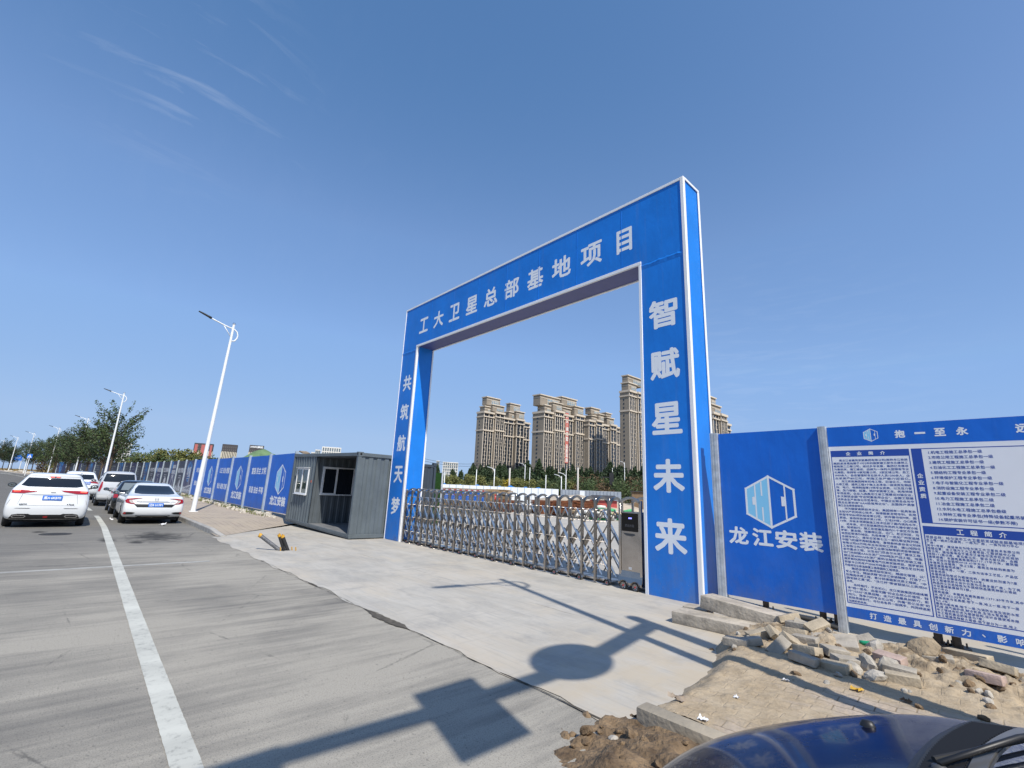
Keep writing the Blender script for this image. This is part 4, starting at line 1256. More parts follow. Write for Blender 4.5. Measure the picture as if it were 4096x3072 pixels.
def mirror_u(p): return [(-a, b) for a, b in reversed(p)]
RIM = M('alloy_rim', (0.42, 0.43, 0.45), 0.3, 0.9)
RIM_D = M('dark_alloy_rim', (0.06, 0.06, 0.065), 0.35, 0.8)
def wheels(parent, xs, r, w, rim=RIM, tw=0.20):
    for x in xs:
        for s in (-1, 1):
            y = s*(w - tw/2 + 0.0)
            t = MB().lathe([(r*0.62, -tw/2), (r*0.93, -tw/2), (r, -tw/2+0.03), (r, tw/2-0.03), (r*0.93, tw/2), (r*0.62, tw/2)], 28, 'Y', (x, y, r)).build('wheel', RUBBER, parent, smooth=True)
            m = MB(); yo = y + s*(tw/2-0.02)
            for k in range(5):
                a = k*2*math.pi/5+0.3
                for da in (-0.14, 0.14):
                    m.tube([(x, yo, r), (x+r*0.6*math.cos(a+da), yo+s*0.008, r+r*0.6*math.sin(a+da))], r*0.055, 5)
            m.lathe([(r*0.58, 0.0), (r*0.66, s*0.018), (r*0.66, -s*0.06)], 24, 'Y', (x, yo, r))
            m.cyl((x, yo+s*0.012, r), (x, yo-s*0.03, r), r*0.14, 10)
            m.build('rim', rim, t, angle=40)
def plate(parent, bvh, cu, cz, text, w=0.44, h=0.14):
    h0 = bvh.ray_cast(Vector((-3, -cu, cz)), Vector((1, 0, 0)))[0]
    x = h0.x - 0.022
    p = bevel(MB().box(x, x+0.02, -cu-w/2, -cu+w/2, cz-h/2, cz+h/2).build('licence_plate', PLATE_BLUE, parent), 0.006, 2)
    s = Sign((x-0.001, -cu, cz), (0, -1, 0), (0, 0, 1), (-1, 0, 0), 0.0004)
    s.text(text, 0, 0, h*0.60, w*0.86, bold=0.0035); s.build('plate_number', WHITE_LET, p)
    e = w/2-0.012
    return p
def ulabel(parent, bvh, cu, cz, text, h, w, mat, name='badge'):
    h0 = bvh.ray_cast(Vector((-3, -cu, cz)), Vector((1, 0, 0)))[0]
    s = Sign((h0.x-0.012, -cu, cz), (0, -1, 0), (0, 0, 1), (-1, 0, 0), 0.0004)
    s.text(text, 0, 0, h, w, bold=0.002); return s.build(name, mat, parent)
def mirror_housing(parent, x, y, z, s, mat, k=1.0):
    m = MB().lathe([(0.0, -0.10), (0.055, -0.085), (0.085, -0.04), (0.09, 0.02), (0.075, 0.06), (0.0, 0.065)], 14, 'X', (0, 0, 0))
    m.v = [(x + a*0.75*k, y + b*1.25*k, z + c*0.82*k) for a, b, c in m.v]
    m.tube([(x+0.02, y-s*0.05, z-0.05), (x+0.03, y-s*0.20*k, z-0.09)], 0.028, 6)
    o = m.build('side_mirror', mat, parent, smooth=True)
    g_ = MB().lathe([(0.0, 0.0), (0.068, 0.0)], 14, 'X'); g_.v = [(x-0.066*k - 0.004, y + b*1.25*k, z + c*0.82*k) for a, b, c in g_.v]
    g_.build('mirror_glass', M('mirror_glass', (0.25, 0.30, 0.34), 0.05, 0.9), o)
    return o
UNDER = M('car_underside', (0.012, 0.012, 0.012), 0.9)
def underside(parent, x0, x1, w, z0=0.17, z1=0.42):
    MB().box(x0, x1, -w, w, z0, z1).build('underbody', UNDER, parent)

# ---- white crossover driving away
suv = empty('white_crossover', (-20.25, -0.39, 0), math.pi, 'white crossover with lit brake lamps driving away beside the road line', 'car')
W_ = 0.93
rg = [ring(0.22, .78, .22, 4.15), ring(.255, .885, .07, 4.3), ring(.42, W_, .03, 4.42), ring(.60, W_+.005, .0, 4.46), ring(.74, W_, .02, 4.46), ring(.90, .915, .04, 4.40), ring(1.0, .895, .035, 4.15), ring(1.08, .875, .05, 3.75), ring(1.13, .855, .085, 3.35), ring(1.18, .83, .13, 3.05),
      ring(1.24, .79, .19, 2.95, .14), ring(1.38, .71, .34, 2.62, .16), ring(1.50, .645, .40, 2.35, .16), ring(1.56, .60, .36, 2.2, .12), ring(1.605, .545, .46, 2.0, .14), ring(1.625, .40, .75, 1.75, .14), ring(1.628, .2, 1.0, 1.5, .1)]
b, bv = car_body(rg, 'body', WPAINT, suv, [(.92, .35, W_), (3.60, .35, W_)])
wheels(suv, (.92, 3.60), .35, W_-0.01, RIM_D); underside(suv, .25, 4.2, .74)
patch(bv, [(-.70, 1.235), (-.665, 1.30), (-.59, 1.465), (.59, 1.465), (.665, 1.30), (.70, 1.235), (.54, 1.20), (-.54, 1.20)], 'rear', 'rear_window', DARKG, suv)
for s in (1, -1):
    P = [(-.845, 1.085), (-.64, 1.10), (-.20, 1.105), (-.28, 1.065), (-.60, 1.005), (-.845, 1.005)]
    lp = patch(bv, P if s == 1 else mirror_u(P), 'rear', 'tail_lamp', RED_LAMP, suv, 0.014)
    P = [(-.81, 1.078), (-.67, 1.088), (-.66, 1.06), (-.80, 1.045)]
    patch(bv, P if s == 1 else mirror_u(P), 'rear', 'lit_element', RED_LIT, lp, 0.022, rim=0.006)
    P = [(-.73, .335), (-.69, .375), (-.45, .375), (-.415, .34), (-.46, .30), (-.69, .30)]
    ex = patch(bv, P if s == 1 else mirror_u(P), 'rear', 'exhaust_trim', CHROME, suv, 0.030, rim=.03)
    P = [(-.695, .337), (-.675, .360), (-.465, .360), (-.445, .338), (-.47, .315), (-.675, .315)]
    patch(bv, P if s == 1 else mirror_u(P), 'rear', 'exhaust_opening', BLACKP, ex, 0.038, rim=.006)
    P = [(-.70, .565), (-.66, .575), (-.36, .575), (-.40, .562)]
    patch(bv, P if s == 1 else mirror_u(P), 'rear', 'bumper_slot', BLACKP, suv, 0.006)
    P = [(-.885, .66), (-.875, .68), (-.83, .83), (-.845, .80)]
    patch(bv, P if s == 1 else mirror_u(P), 'rear', 'air_slot', BLACKP, suv, 0.006)
patch(bv, [(-.78, .27), (-.72, .385), (-.60, .41), (-.38, .41), (-.33, .385), (.33, .385), (.38, .41), (.60, .41), (.72, .385), (.78, .27), (.55, .255), (-.55, .255)], 'rear', 'lower_bumper_insert', BLACKP, suv, 0.010)
patch(bv, [(-.05, .345), (.05, .345), (.045, .295), (-.045, .295)], 'rear', 'fog_reflector', RED_LAMP, suv, 0.022)
br_ = patch(bv, [(-.12, 1.515), (.12, 1.515), (.11, 1.485), (-.11, 1.485)], 'rear', 'high_brake_lamp', BLACKP, suv, 0.014)
patch(bv, [(-.105, 1.508), (-.025, 1.508), (-.025, 1.492), (-.10, 1.492)], 'rear', 'lit_element', RED_LIT, br_, 0.022, rim=.004); patch(bv, [(.025, 1.508), (.105, 1.508), (.10, 1.492), (.025, 1.492)], 'rear', 'lit_element', RED_LIT, br_, 0.022, rim=.004)
patch(bv, [(-.60, .985), (.60, .985), (.35, .955), (-.35, .955)], 'rear', 'tailgate_recess_shade', M('painted_recess_shade', (.42, .44, .46), .4), suv, 0.003)  # grey patch: shade of the recess painted on the white tailgate
for P in ([(-.66, .70), (-.655, .70), (-.60, .985), (-.606, .985)], [(.655, .70), (.66, .70), (.606, .985), (.60, .985)], [(-.61, .655), (.61, .655), (.61, .650), (-.61, .650)]): patch(bv, P, 'rear', 'panel_gap', BLACKP, suv, 0.003, rim=.004)
plate(suv, bv, .06, .88, '黑A·6KB70')
ulabel(suv, bv, -.54, .69, '长安汽车', .03, .17, BLACKP); ulabel(suv, bv, .50, .69, '6 PLUS', .035, .16, BLACKP)
ulabel(suv, bv, .05, 1.045, '—', .02, .11, CHROME, 'emblem')
SIDEG = [(1.05, 1.15), (3.1, 1.15), (2.55, 1.44), (1.0, 1.46), (.75, 1.25)]
for sd in ('left', 'right'): patch(bv, SIDEG, sd, 'side_window', DARKG, suv, 0.006, 0.15)
for s in (-1, 1):
    mirror_housing(suv, 2.75, s*1.04, 1.19, s, BLACKP)
    MB().tube([(.75, s*.60, 1.605), (1.0, s*.615, 1.645), (2.0, s*.60, 1.645), (2.2, s*.58, 1.605)], .016, 6).build('roof_rail', GALV, suv, smooth=True)
    patch(bv, [(1.35, .93), (1.35, .96), (1.58, .965), (1.58, .935)], 'left' if s == 1 else 'right', 'door_handle', WPAINT, suv, 0.03)

# ---- white saloon parked by the kerb
sed = empty('white_saloon', (-21.1, 2.34, 0), math.pi, 'white saloon with red C-shaped tail lamps parked at the kerb', 'car')
W_ = 0.885
rg = [ring(.20, .74, .38, 4.2), ring(.25, .85, .10, 4.45), ring(.38, W_, .02, 4.58), ring(.55, W_, .0, 4.62), ring(.68, W_-.005, .02, 4.60), ring(.80, .87, .06, 4.50), ring(.88, .85, .075, 4.2), ring(.935, .83, .07, 3.8), ring(.965, .80, .12, 3.45), ring(.985, .765, .36, 3.2, .12), ring(1.02, .735, .58, 3.05, .14),
      ring(1.10, .69, .84, 2.88, .16), ring(1.22, .625, 1.22, 2.6, .16), ring(1.32, .565, 1.55, 2.36, .14), ring(1.375, .52, 1.78, 2.2, .14), ring(1.41, .42, 1.95, 2.15, .05, .05, .05, .05), ring(1.415, .2, 2.0, 2.12, .02, .02, .02, .02)]
rg = rg[:-2] + [ring(1.40, .44, 1.75, 2.55, .14, .1, .1, .1), ring(1.412, .25, 1.9, 2.45, .1, .1, .1, .1)]
rg[-3] = ring(1.375, .52, 1.62, 2.62, .14, .14, .12, .12); rg[-4] = ring(1.32, .565, 1.42, 2.66, .14); rg[-5] = ring(1.22, .625, 1.16, 2.75, .16)
b, bv = car_body(rg, 'body', WPAINT, sed, [(.98, .325, W_), (3.68, .325, W_)])
wheels(sed, (.98, 3.68), .325, W_-.01, RIM_D); underside(sed, .25, 4.3, .72, .15, .38)
patch(bv, [(-.60, 1.045), (-.575, 1.18), (-.47, 1.315), (.47, 1.315), (.575, 1.18), (.60, 1.045), (.40, 1.02), (-.40, 1.02)], 'rear', 'rear_window', DARKG, sed, seg=.06)
for s in (1, -1):
    P = [(-.845, .80), (-.80, .865), (-.58, .895), (-.40, .89), (-.55, .865), (-.68, .835), (-.62, .74), (-.56, .69), (-.70, .70), (-.82, .735)]
    lp = patch(bv, P if s == 1 else mirror_u(P), 'rear', 'tail_lamp', RED_LAMP, sed, 0.016)
    P = [(-.745, .82), (-.685, .832), (-.635, .745), (-.60, .715), (-.68, .725), (-.72, .755)]
    patch(bv, P if s == 1 else mirror_u(P), 'rear', 'clear_element', M('clear_lamp', (.55, .50, .45), .15, .3), lp, 0.022, rim=.006)
    P = [(-.845, .36), (-.82, .425), (-.62, .42), (-.52, .40), (-.60, .35), (-.80, .335)]
    ft = patch(bv, P if s == 1 else mirror_u(P), 'rear', 'bumper_vent', BLACKP, sed, 0.008)
    P = [(-.845, .36), (-.825, .415), (-.765, .415), (-.775, .345)]
    patch(bv, P if s == 1 else mirror_u(P), 'rear', 'reflector', RED_LAMP, ft, 0.016, rim=.006)
patch(bv, [(-.52, .20), (-.42, .285), (-.36, .305), (.36, .305), (.42, .285), (.52, .20), (.4, .19), (-.4, .19)], 'rear', 'diffuser', BLACKP, sed, 0.010)
patch(bv, [(-.38, .278), (.38, .278), (.37, .268), (-.37, .268)], 'rear', 'chrome_strip', CHROME, sed, 0.020, rim=.006)
patch(bv, [(-.50, .72), (-.36, .795), (.36, .795), (.50, .72), (.40, .745), (-.40, .745)], 'rear', 'boot_recess_shade', M('painted_boot_shade', (.30, .31, .33), .4), sed, 0.004)  # boot recess drawn as grey shade painted on the lid
patch(bv, [(-.6, .69), (-.5, .585), (.5, .585), (.6, .69), (.594, .69), (.496, .590), (-.496, .590), (-.594, .69)], 'rear', 'panel_gap', BLACKP, sed, 0.003, rim=.004)
plate(sed, bv, .02, .665, '辽B U17P1')
s = Sign((bv.ray_cast(Vector((-3, -.02, .85)), Vector((1, 0, 0)))[0].x-.014, -.02, .85), (0, -1, 0), (0, 0, 1), (-1, 0, 0))
s.stroke([(-.045, .035), (-.03, -.035)], .008, 0).stroke([(.045, .035), (.03, -.035)], .008, 2).stroke([(-.036, .0), (.036, .0)], .008, 4).stroke([(-.055, .045), (-.055, -.03), (-.03, -.045), (.03, -.045), (.055, -.03), (.055, .045), (-.055, .045)], .006, 6); s.build('emblem', CHROME, sed)
ulabel(sed, bv, -.47, .78, '东风本田', .022, .15, CHROME); ulabel(sed, bv, .52, .775, 'CIVIC', .022, .14, CHROME)
for sd in ('left', 'right'): patch(bv, [(1.05, .99), (3.0, .985), (2.55, 1.30), (1.75, 1.32), (1.35, 1.20)], sd, 'side_window', DARKG, sed, 0.006, 0.15)
for s in (-1, 1): mirror_housing(sed, 2.85, s*1.0, 1.0, s, M('grey_mirror_shell', (.20, .24, .27), .35, coat=.6))

# ---- black hatchback
blk = empty('black_hatchback', (-26.2, 2.22, 0), math.pi, 'black hatchback parked between the white saloon and the silver minivan', 'car')
BPAINT = M('black_car_paint', (.010, .011, .012), .2, coat=1.0)
W_ = 0.84
rg = [ring(.20, .72, .35, 3.9), ring(.26, .80, .10, 4.05), ring(.40, W_, .02, 4.15), ring(.58, W_, .0, 4.2), ring(.75, .83, .02, 4.15), ring(.88, .815, .04, 3.9), ring(.94, .80, .06, 3.5), ring(.98, .77, .10, 3.15), ring(1.05, .73, .18, 2.95), ring(1.2, .66, .38, 2.65, .14), ring(1.34, .60, .52, 2.35, .14), ring(1.41, .55, .58, 2.2, .14), ring(1.445, .42, .8, 2.0, .14), ring(1.45, .2, 1.0, 1.8, .1)]
b, bv = car_body(rg, 'body', BPAINT, blk, [(.80, .31, W_), (3.35, .31, W_)])
wheels(blk, (.80, 3.35), .31, W_-.01); underside(blk, .2, 3.9, .68)
patch(bv, [(-.60, 1.03), (-.50, 1.33), (.50, 1.33), (.60, 1.03)], 'rear', 'rear_window', M('hazy_rear_glass', (.16, .19, .20), .1, spec=.8), blk)
for s in (1, -1):
    P = [(-.80, .95), (-.66, .96), (-.66, .72), (-.80, .70)]
    patch(bv, P if s == 1 else mirror_u(P), 'rear', 'tail_lamp', RED_LAMP, blk, .014)
for sd in ('left', 'right'):
    for (a, c, d, e) in ((.72, 1.5, 1.5, .85), (1.56, 2.2, 2.2, 1.56), (2.26, 2.95, 2.45, 2.26)): patch(bv, [(a, 1.0), (c, 1.0), (d, 1.32), (e, 1.32)], sd, 'side_window', M('grey_side_glass', (.14, .17, .18), .08, spec=.8), blk, .006, .15)
for s in (-1, 1): mirror_housing(blk, 2.75, s*.97, 1.0, s, BPAINT)

# ---- silver minivan
SILV = M('silver_car_paint', (.62, .63, .63), .3, .3, coat=.8)
van = empty('silver_minivan', (-32.4, 1.86, gz(-34)), math.pi, 'silver minivan with tall red tail lamps parked ahead of the black hatchback', 'minivan')
W_ = 0.82
rg = [ring(.30, .72, .25, 4.2), ring(.34, .79, .07, 4.35), ring(.50, W_, .0, 4.42), ring(.72, W_, .02, 4.4), ring(.95, .815, .05, 4.2), ring(1.08, .80, .07, 3.9), ring(1.14, .785, .08, 3.6), ring(1.25, .76, .10, 3.35), ring(1.45, .715, .15, 3.0), ring(1.62, .67, .22, 2.7), ring(1.73, .61, .30, 2.5), ring(1.79, .50, .45, 2.3), ring(1.805, .25, .7, 2.1)]
b, bv = car_body(rg, 'body', SILV, van, [(.85, .31, W_), (3.50, .31, W_)])
wheels(van, (.85, 3.50), .31, W_-.01); underside(van, .2, 4.1, .68, .2, .5)
patch(bv, [(-.66, 1.27), (-.65, 1.32), (-.58, 1.66), (.58, 1.66), (.65, 1.32), (.66, 1.27), (.58, 1.24), (-.58, 1.24)], 'rear', 'rear_window', DARKG, van)
patch(bv, [(-.76, .30), (-.76, .52), (.76, .52), (.76, .30)], 'rear', 'bumper', M('white_bumper_plastic', (.62, .63, .63), .4), van, .03, rim=.06)
for s in (1, -1):
    P = [(-.775, .74), (-.70, .74), (-.645, .98), (-.645, 1.22), (-.69, 1.24), (-.745, 1.0)]
    patch(bv, P if s == 1 else mirror_u(P), 'rear', 'tail_lamp', RED_LAMP, van, .016)
patch(bv, [(-.35, .95), (.35, .95), (.33, .72), (-.33, .72)], 'rear', 'tailgate_recess_shade', M('silver_recess_shade', (.33, .34, .34), .35, .4), van, .004)  # recess is only a darker silver, its shade painted in
for sd in ('left', 'right'):
    for (a, c, d, e) in ((.35, 1.25, 1.25, .42), (1.32, 2.15, 2.15, 1.32), (2.22, 3.2, 2.75, 2.22)): patch(bv, [(a, 1.22), (c, 1.22), (d, 1.58), (e, 1.58)], sd, 'side_window', DARKG, van, .006, .15)
for s in (-1, 1): mirror_housing(van, 3.05, s*.96, 1.26, s, SILV, 1.1)

# ---- white SUV farther ahead, partly hidden
sv2 = empty('white_suv', (-38.6, 0.35, gz(-40)), math.pi, 'white SUV seen between the crossover and the silver minivan, blue plate showing', 'car')
W_ = 0.93
rg = [ring(.28, .80, .3, 4.3), ring(.34, .90, .08, 4.45), ring(.55, W_, .0, 4.5), ring(.85, .92, .03, 4.4), ring(1.02, .90, .05, 4.1), ring(1.14, .86, .08, 3.5), ring(1.2, .83, .12, 3.1), ring(1.4, .74, .32, 2.75, .14), ring(1.56, .67, .46, 2.4, .14), ring(1.64, .60, .52, 2.2), ring(1.68, .45, .75, 1.9), ring(1.685, .2, 1.0, 1.7)]
b, bv = car_body(rg, 'body', WPAINT, sv2, [(.9, .36, W_), (3.6, .36, W_)])
wheels(sv2, (.9, 3.6), .36, W_-.01, RIM_D); underside(sv2, .2, 4.2, .75)
patch(bv, [(-.66, 1.24), (-.58, 1.50), (.58, 1.50), (.66, 1.24), (.5, 1.2), (-.5, 1.2)], 'rear', 'rear_window', DARKG, sv2)
for s in (1, -1):
    P = [(-.86, 1.08), (-.45, 1.10), (-.5, 1.02), (-.86, .98)]; patch(bv, P if s == 1 else mirror_u(P), 'rear', 'tail_lamp', RED_LAMP, sv2, .014)
plate(sv2, bv, 0.28, 1.0, '辽B X5C95', .46, .15)
for sd in ('left', 'right'): patch(bv, [(.8, 1.2), (3.0, 1.2), (2.5, 1.5), (.95, 1.5)], sd, 'side_window', DARKG, sv2, .006, .15)
for s in (-1, 1): MB().tube([(.8, s*.62, 1.655), (1.1, s*.63, 1.70), (2.0, s*.62, 1.70), (2.2, s*.60, 1.655)], .016, 6).build('roof_rail', GALV, sv2, smooth=True)
MB().prism([(1.0, -.01, 1.67), (1.16, -.01, 1.67), (1.02, -.01, 1.74)], (0, .02, 0)).build('roof_antenna', WPAINT, sv2)

# ---- dark blue car in the foreground
bc = empty('dark_blue_car', (3.15, 1.80, 0), math.pi, 'glossy dark blue car in the foreground, only bonnet and windscreen showing', 'car')
g = NG('dark_blue_metallic_paint', 0.22)
fl_ = g.noise(900, None, 2, 0.5)
g.col(g.mix(g.rng(fl_, 0.45, 0.7, 0, 0.25), (0.002, 0.003, 0.018), (0.008, 0.012, 0.045)))
g.p.inputs['Metallic'].default_value = 0.1; g.p.inputs['Coat Weight'].default_value = 0.40; g.p.inputs['Coat Roughness'].default_value = 0.07; g.p.inputs['Specular IOR Level'].default_value = 0.12; g.bump(g.noise(3.0, None, 2), .05, .05)
dn = g.noise(5, None, 6, 0.7); g.l(g.rng(dn, 0.4, 0.7, 0.16, 0.34), g.p.inputs['Roughness'])
BLUEP = g.m
W_ = 0.86
rg = [ring(.22, .74, .3, 4.25), ring(.28, .82, .06, 4.42), ring(.45, W_, .0, 4.47, .1, .38), ring(.58, W_, .02, 4.46, .1, .40), ring(.68, .855, .04, 4.42, .1, .42), ring(.755, .842, .06, 4.32, .1, .44, .16, .30), ring(.82, .825, .08, 4.14, .1, .42, .16, .24), ring(.875, .800, .10, 3.95, .1, .36, .16, .2), ring(.92, .765, .12, 3.74, .1, .28, .16, .2), ring(.948, .735, .3, 3.56, .1, .22, .16, .2), ring(.965, .715, .5, 3.46, .1, .22, .16, .2),
      ring(.99, .695, .6, 3.36, .12, .24, .16, .2), ring(1.08, .655, .8, 3.14, .12, .26, .16, .2), ring(1.2, .61, 1.1, 2.86, .12, .24), ring(1.31, .565, 1.4, 2.6, .12, .2), ring(1.375, .51, 1.6, 2.45, .12, .2, .16, .2), ring(1.405, .40, 1.75, 2.3, .1, .1, .1, .1), ring(1.412, .2, 1.9, 2.2, .05, .05, .05, .05)]
rg = [[(3.5+(x-3.5)*.78 if x > 3.5 else (x-.05*max(0, (x-2.4)/1.1) if z > .94 and x > 2.4 else x), y, z) for x, y, z in k_] for k_ in rg]
b, bv = car_body(rg, 'body', BLUEP, bc, [(.95, .30, W_), (3.50, .30, W_)], levels=3)
wheels(bc, (.95, 3.50), .30, W_-.01); underside(bc, .3, 4.2, .7, .15, .38)
def arcx(x, k, v): return x - k*v*v
vs_ = [-.64 + 1.28*i/16 for i in range(17)]
patch(bv, [(arcx(3.45, .20, v), v) for v in vs_] + [(arcx(3.345, .24, v), v) for v in reversed(vs_)], 'top', 'cowl_grille', M('ribbed_cowl_plastic', (.022, .023, .024), .6, bump=.8, bs=1, dist=.01), bc, .008, .05, .03)
vs_ = [-.60 + 1.20*i/16 for i in range(17)]
WIND = M('windscreen_glass', (.010, .016, .030), .04, spec=1.0, coat=1.0)
patch(bv, [(arcx(3.308, .24, v), v) for v in vs_] + [(arcx(2.50, .22, v*.86), v*.86) for v in reversed(vs_)], 'top', 'windscreen', WIND, bc, .007, .06)
sealm = patch(bv, [(arcx(3.345, .24, v), v) for v in vs_] + [(arcx(3.308, .24, v), v) for v in reversed(vs_)], 'top', 'windscreen_seal', M('metal_seal_strip', (.25, .24, .22), .35, .6), bc, .014, .05)
for sd in ('left', 'right'): patch(bv, [(1.0, 1.0), (3.0, 1.0), (2.45, 1.30), (1.5, 1.32)], sd, 'side_window', DARKG, bc, .006, .15)
def onb(x, y, h=0.0):
    q = bv.ray_cast(Vector((x, y, 5)), Vector((0, 0, -1)))[0]
    return Vector((x, y, q.z + h))
for s in (-.36, .30):
    m = MB().lathe([(0.0, .022), (.012, .020), (.017, .008), (.019, 0)], 10, 'Z'); p = onb(3.62, s)
    m.v = [(p.x + a*1.3, p.y + b_, p.z + c*.9) for a, b_, c in m.v]; m.build('washer_nozzle', BLACKP, bc, smooth=True)
# wipers: pivot cap, arm, blade
for (px_, py_, ex, ey) in ((3.40, -.04, 3.10, -.52), (3.39, .40, 3.14, -.04)):
    a, e = onb(px_, py_, .025), onb(ex, ey, .032); mid = onb((px_+ex)/2, (py_+ey)/2, .040)
    w_ = MB().tube([a, mid, e], .008, 8).build('wiper', BLACKP, bc, smooth=True)
    MB().lathe([(0, .028), (.016, .024), (.022, .0)], 12, 'Z', tuple(a - Vector((0, 0, .03)))).build('pivot_cap', M('grey_plastic', (.07, .07, .07), .5), w_, smooth=True)
    d = Vector((ey-py_, px_-ex, 0)).normalized()
    n_ = 9
    bl = [onb(ex + (px_-ex)*t*.95 + .03, ey + (py_-ey)*t*.95 - .01, .022) for t in [k/n_ for k in range(n_+1)]]
    MB().tube([onb(ex-.04, ey-.10, .022)] + bl, .007, 6).build('blade', RUBBER, w_)
# grille ribs on the cowl
m = MB()
for i in range(60):
    v = -.58 + 1.16*i/59
    p0, p1 = onb(arcx(3.44, .20, v), v, .010), onb(arcx(3.355, .24, v), v, .010)
    m.tube([p0, p1], .0045, 4)
m.build('cowl_ribs', BLACKP, bc)
patch(bv, [(arcx(3.468, .20, v), v) for v in [-.7 + 1.4*i/18 for i in range(19)]] + [(arcx(3.459, .20, v), v) for v in [.7 - 1.4*i/18 for i in range(19)]], 'top', 'bonnet_gap', BLACKP, bc, .003, .05, .004)
# ================================================================== STREET LAMPS
LUM = M('dark_luminaire', (.05, .055, .06), .4, .3)
def make_lamp(loc, rz, label, group='white street lamps along the pavement'):
    t = empty('street_lamp', loc, rz, label, 'street lamp', group)
    p = MB().tube([(0, 0, 0), (0, 0, 4.5), (0, 0, 9.35)], .105, 14, True, .055)
    p.box(-.17, .17, -.17, .17, 0, .03); p.build('pole', LAMP_WHITE, t, angle=40)
    a = MB().tube([(0, .03, 8.47), (0, .18, 8.52), (0, .26, 8.68), (0, .27, 8.85), (0, .2, 9.02), (0, .05, 9.13), (0, -.25, 9.17), (0, -.8, 9.33), (0, -1.06, 9.41)], .034, 8)
    a.tube([(0, -.44, 9.21), (0, -.04, 8.70)], .020, 6); a.build('arm', LAMP_WHITE, t, smooth=True)
    l = MB().tube([(0, -1.02, 9.40), (0, -1.12, 9.44), (0, -1.45, 9.545), (0, -1.60, 9.585)], .06, 8, True, .03)
    l.v = [(x*2.0, y, z) for x, y, z in l.v]; l.build('luminaire', LUM, t, smooth=True)
    MB().lathe([(0, 9.47), (.05, 9.46), (.075, 9.42), (.07, 9.38), (.055, 9.35)], 12).build('cap', CHROME, t, smooth=True)
    return t
lamp1 = make_lamp((-26.6, 4.42, 0.13), 0, 'nearest white street lamp, leaning slightly, beside the white saloon')
lamp1.rotation_euler = (R(-1.3), 0, 0)
LP = [(-59.6, 2.2, 'second white street lamp along the road, above the silver minivan'), (-94.9, 0.1, 'third white street lamp along the road, in front of the tree row'), (-125, -3.6, 'fourth white street lamp along the road, at the end of the hoarding'),
      (-154.6, -8.4, 'fifth white street lamp along the road, with the blue crossing sign beside it'), (-184, -12.9, 'sixth white street lamp along the road, by the far grove'), (-218, -18.0, 'farthest white street lamp at the left edge of the picture')]
for (x, y, lbl) in LP:
    c = copy_tree(lamp1); c.location = (x, y, gz(x)); c.rotation_euler = (0, 0, R(-8 if x < -50 else 0)); c['label'] = lbl
c = copy_tree(lamp1); c.location = (0.80, 4.32, 0.12); c.rotation_euler = (0, 0, R(4)); c['label'] = 'white street lamp standing on the sandy pavement beside the dark blue car'
# sign gantry beside the photographer: its shadow falls across the apron
gt = empty('sign_gantry', (1.36, 4.72, 0.12), 0, 'grey steel gantry pole carrying a round sign and square signs over the road', 'sign gantry')
GAN = M('grey_gantry_paint', (.45, .46, .47), .4, .5)
m = MB().tube([(0, 0, 0), (0, 0, 6.35)], .14, 14, True, .11); m.lathe([(0, .03), (.26, .03), (.26, 0), (0, 0)], 16); m.build('pole', GAN, gt, angle=40)
m = MB().tube([(0, 0.05, 5.95), (0.42, -1.98, 5.98), (.42, -3.5, 5.98), (.20, -6.6, 6.0)], .115, 12, True, .08); m.build('arm', GAN, gt, angle=40)
m = MB(); m.lathe([(0, -.012), (.52, -.012), (.52, .012), (0, .012)], 36, 'X', (.29, -1.98, 5.98)); m.build('round_sign', M('grey_sign_back', (.40, .41, .42), .5, .3), gt)
MB().box((.26), .29, -3.76, -3.14, 5.02, 6.26).build('square_sign', M('grey_sign_back', (.4, .4, .4)), gt)
MB().box((.12), .15, -5.75, -4.75, 4.9, 5.90).build('direction_sign', M('grey_sign_back', (.4, .4, .4)), gt)

# ================================================================== TREES
BARK = M('tree_bark', (.115, .085, .060), .9, var=.25, vs=6)
LEAF = [M('dark_green_leaves', (.030, .055, .018), .7, var=.45, vs=.9, lo=.3, hi=.7), M('mid_green_leaves', (.055, .085, .025), .7, var=.4, vs=.8, lo=.3, hi=.7), M('olive_leaves', (.15, .155, .042), .7, var=.4, vs=.7, lo=.3, hi=.7), M('yellow_leaves', (.42, .32, .03), .7, var=.3, vs=1), M('reddish_brown_leaves', (.12, .075, .035), .7, var=.35, vs=.8)]
def leaf_quad(mb, p, s, rnd, up=0.0):
    a = Vector((rnd.uniform(-1, 1), rnd.uniform(-1, 1), rnd.uniform(-1, 1)+up)).normalized()
    b = a.cross(Vector((rnd.uniform(-1, 1), rnd.uniform(-1, 1), rnd.uniform(-1, 1)))).normalized()
    a *= s; b *= s*.55
    mb.quad(p-a, p+b*.9-a*.1, p+a, p-b*.9-a*.1)
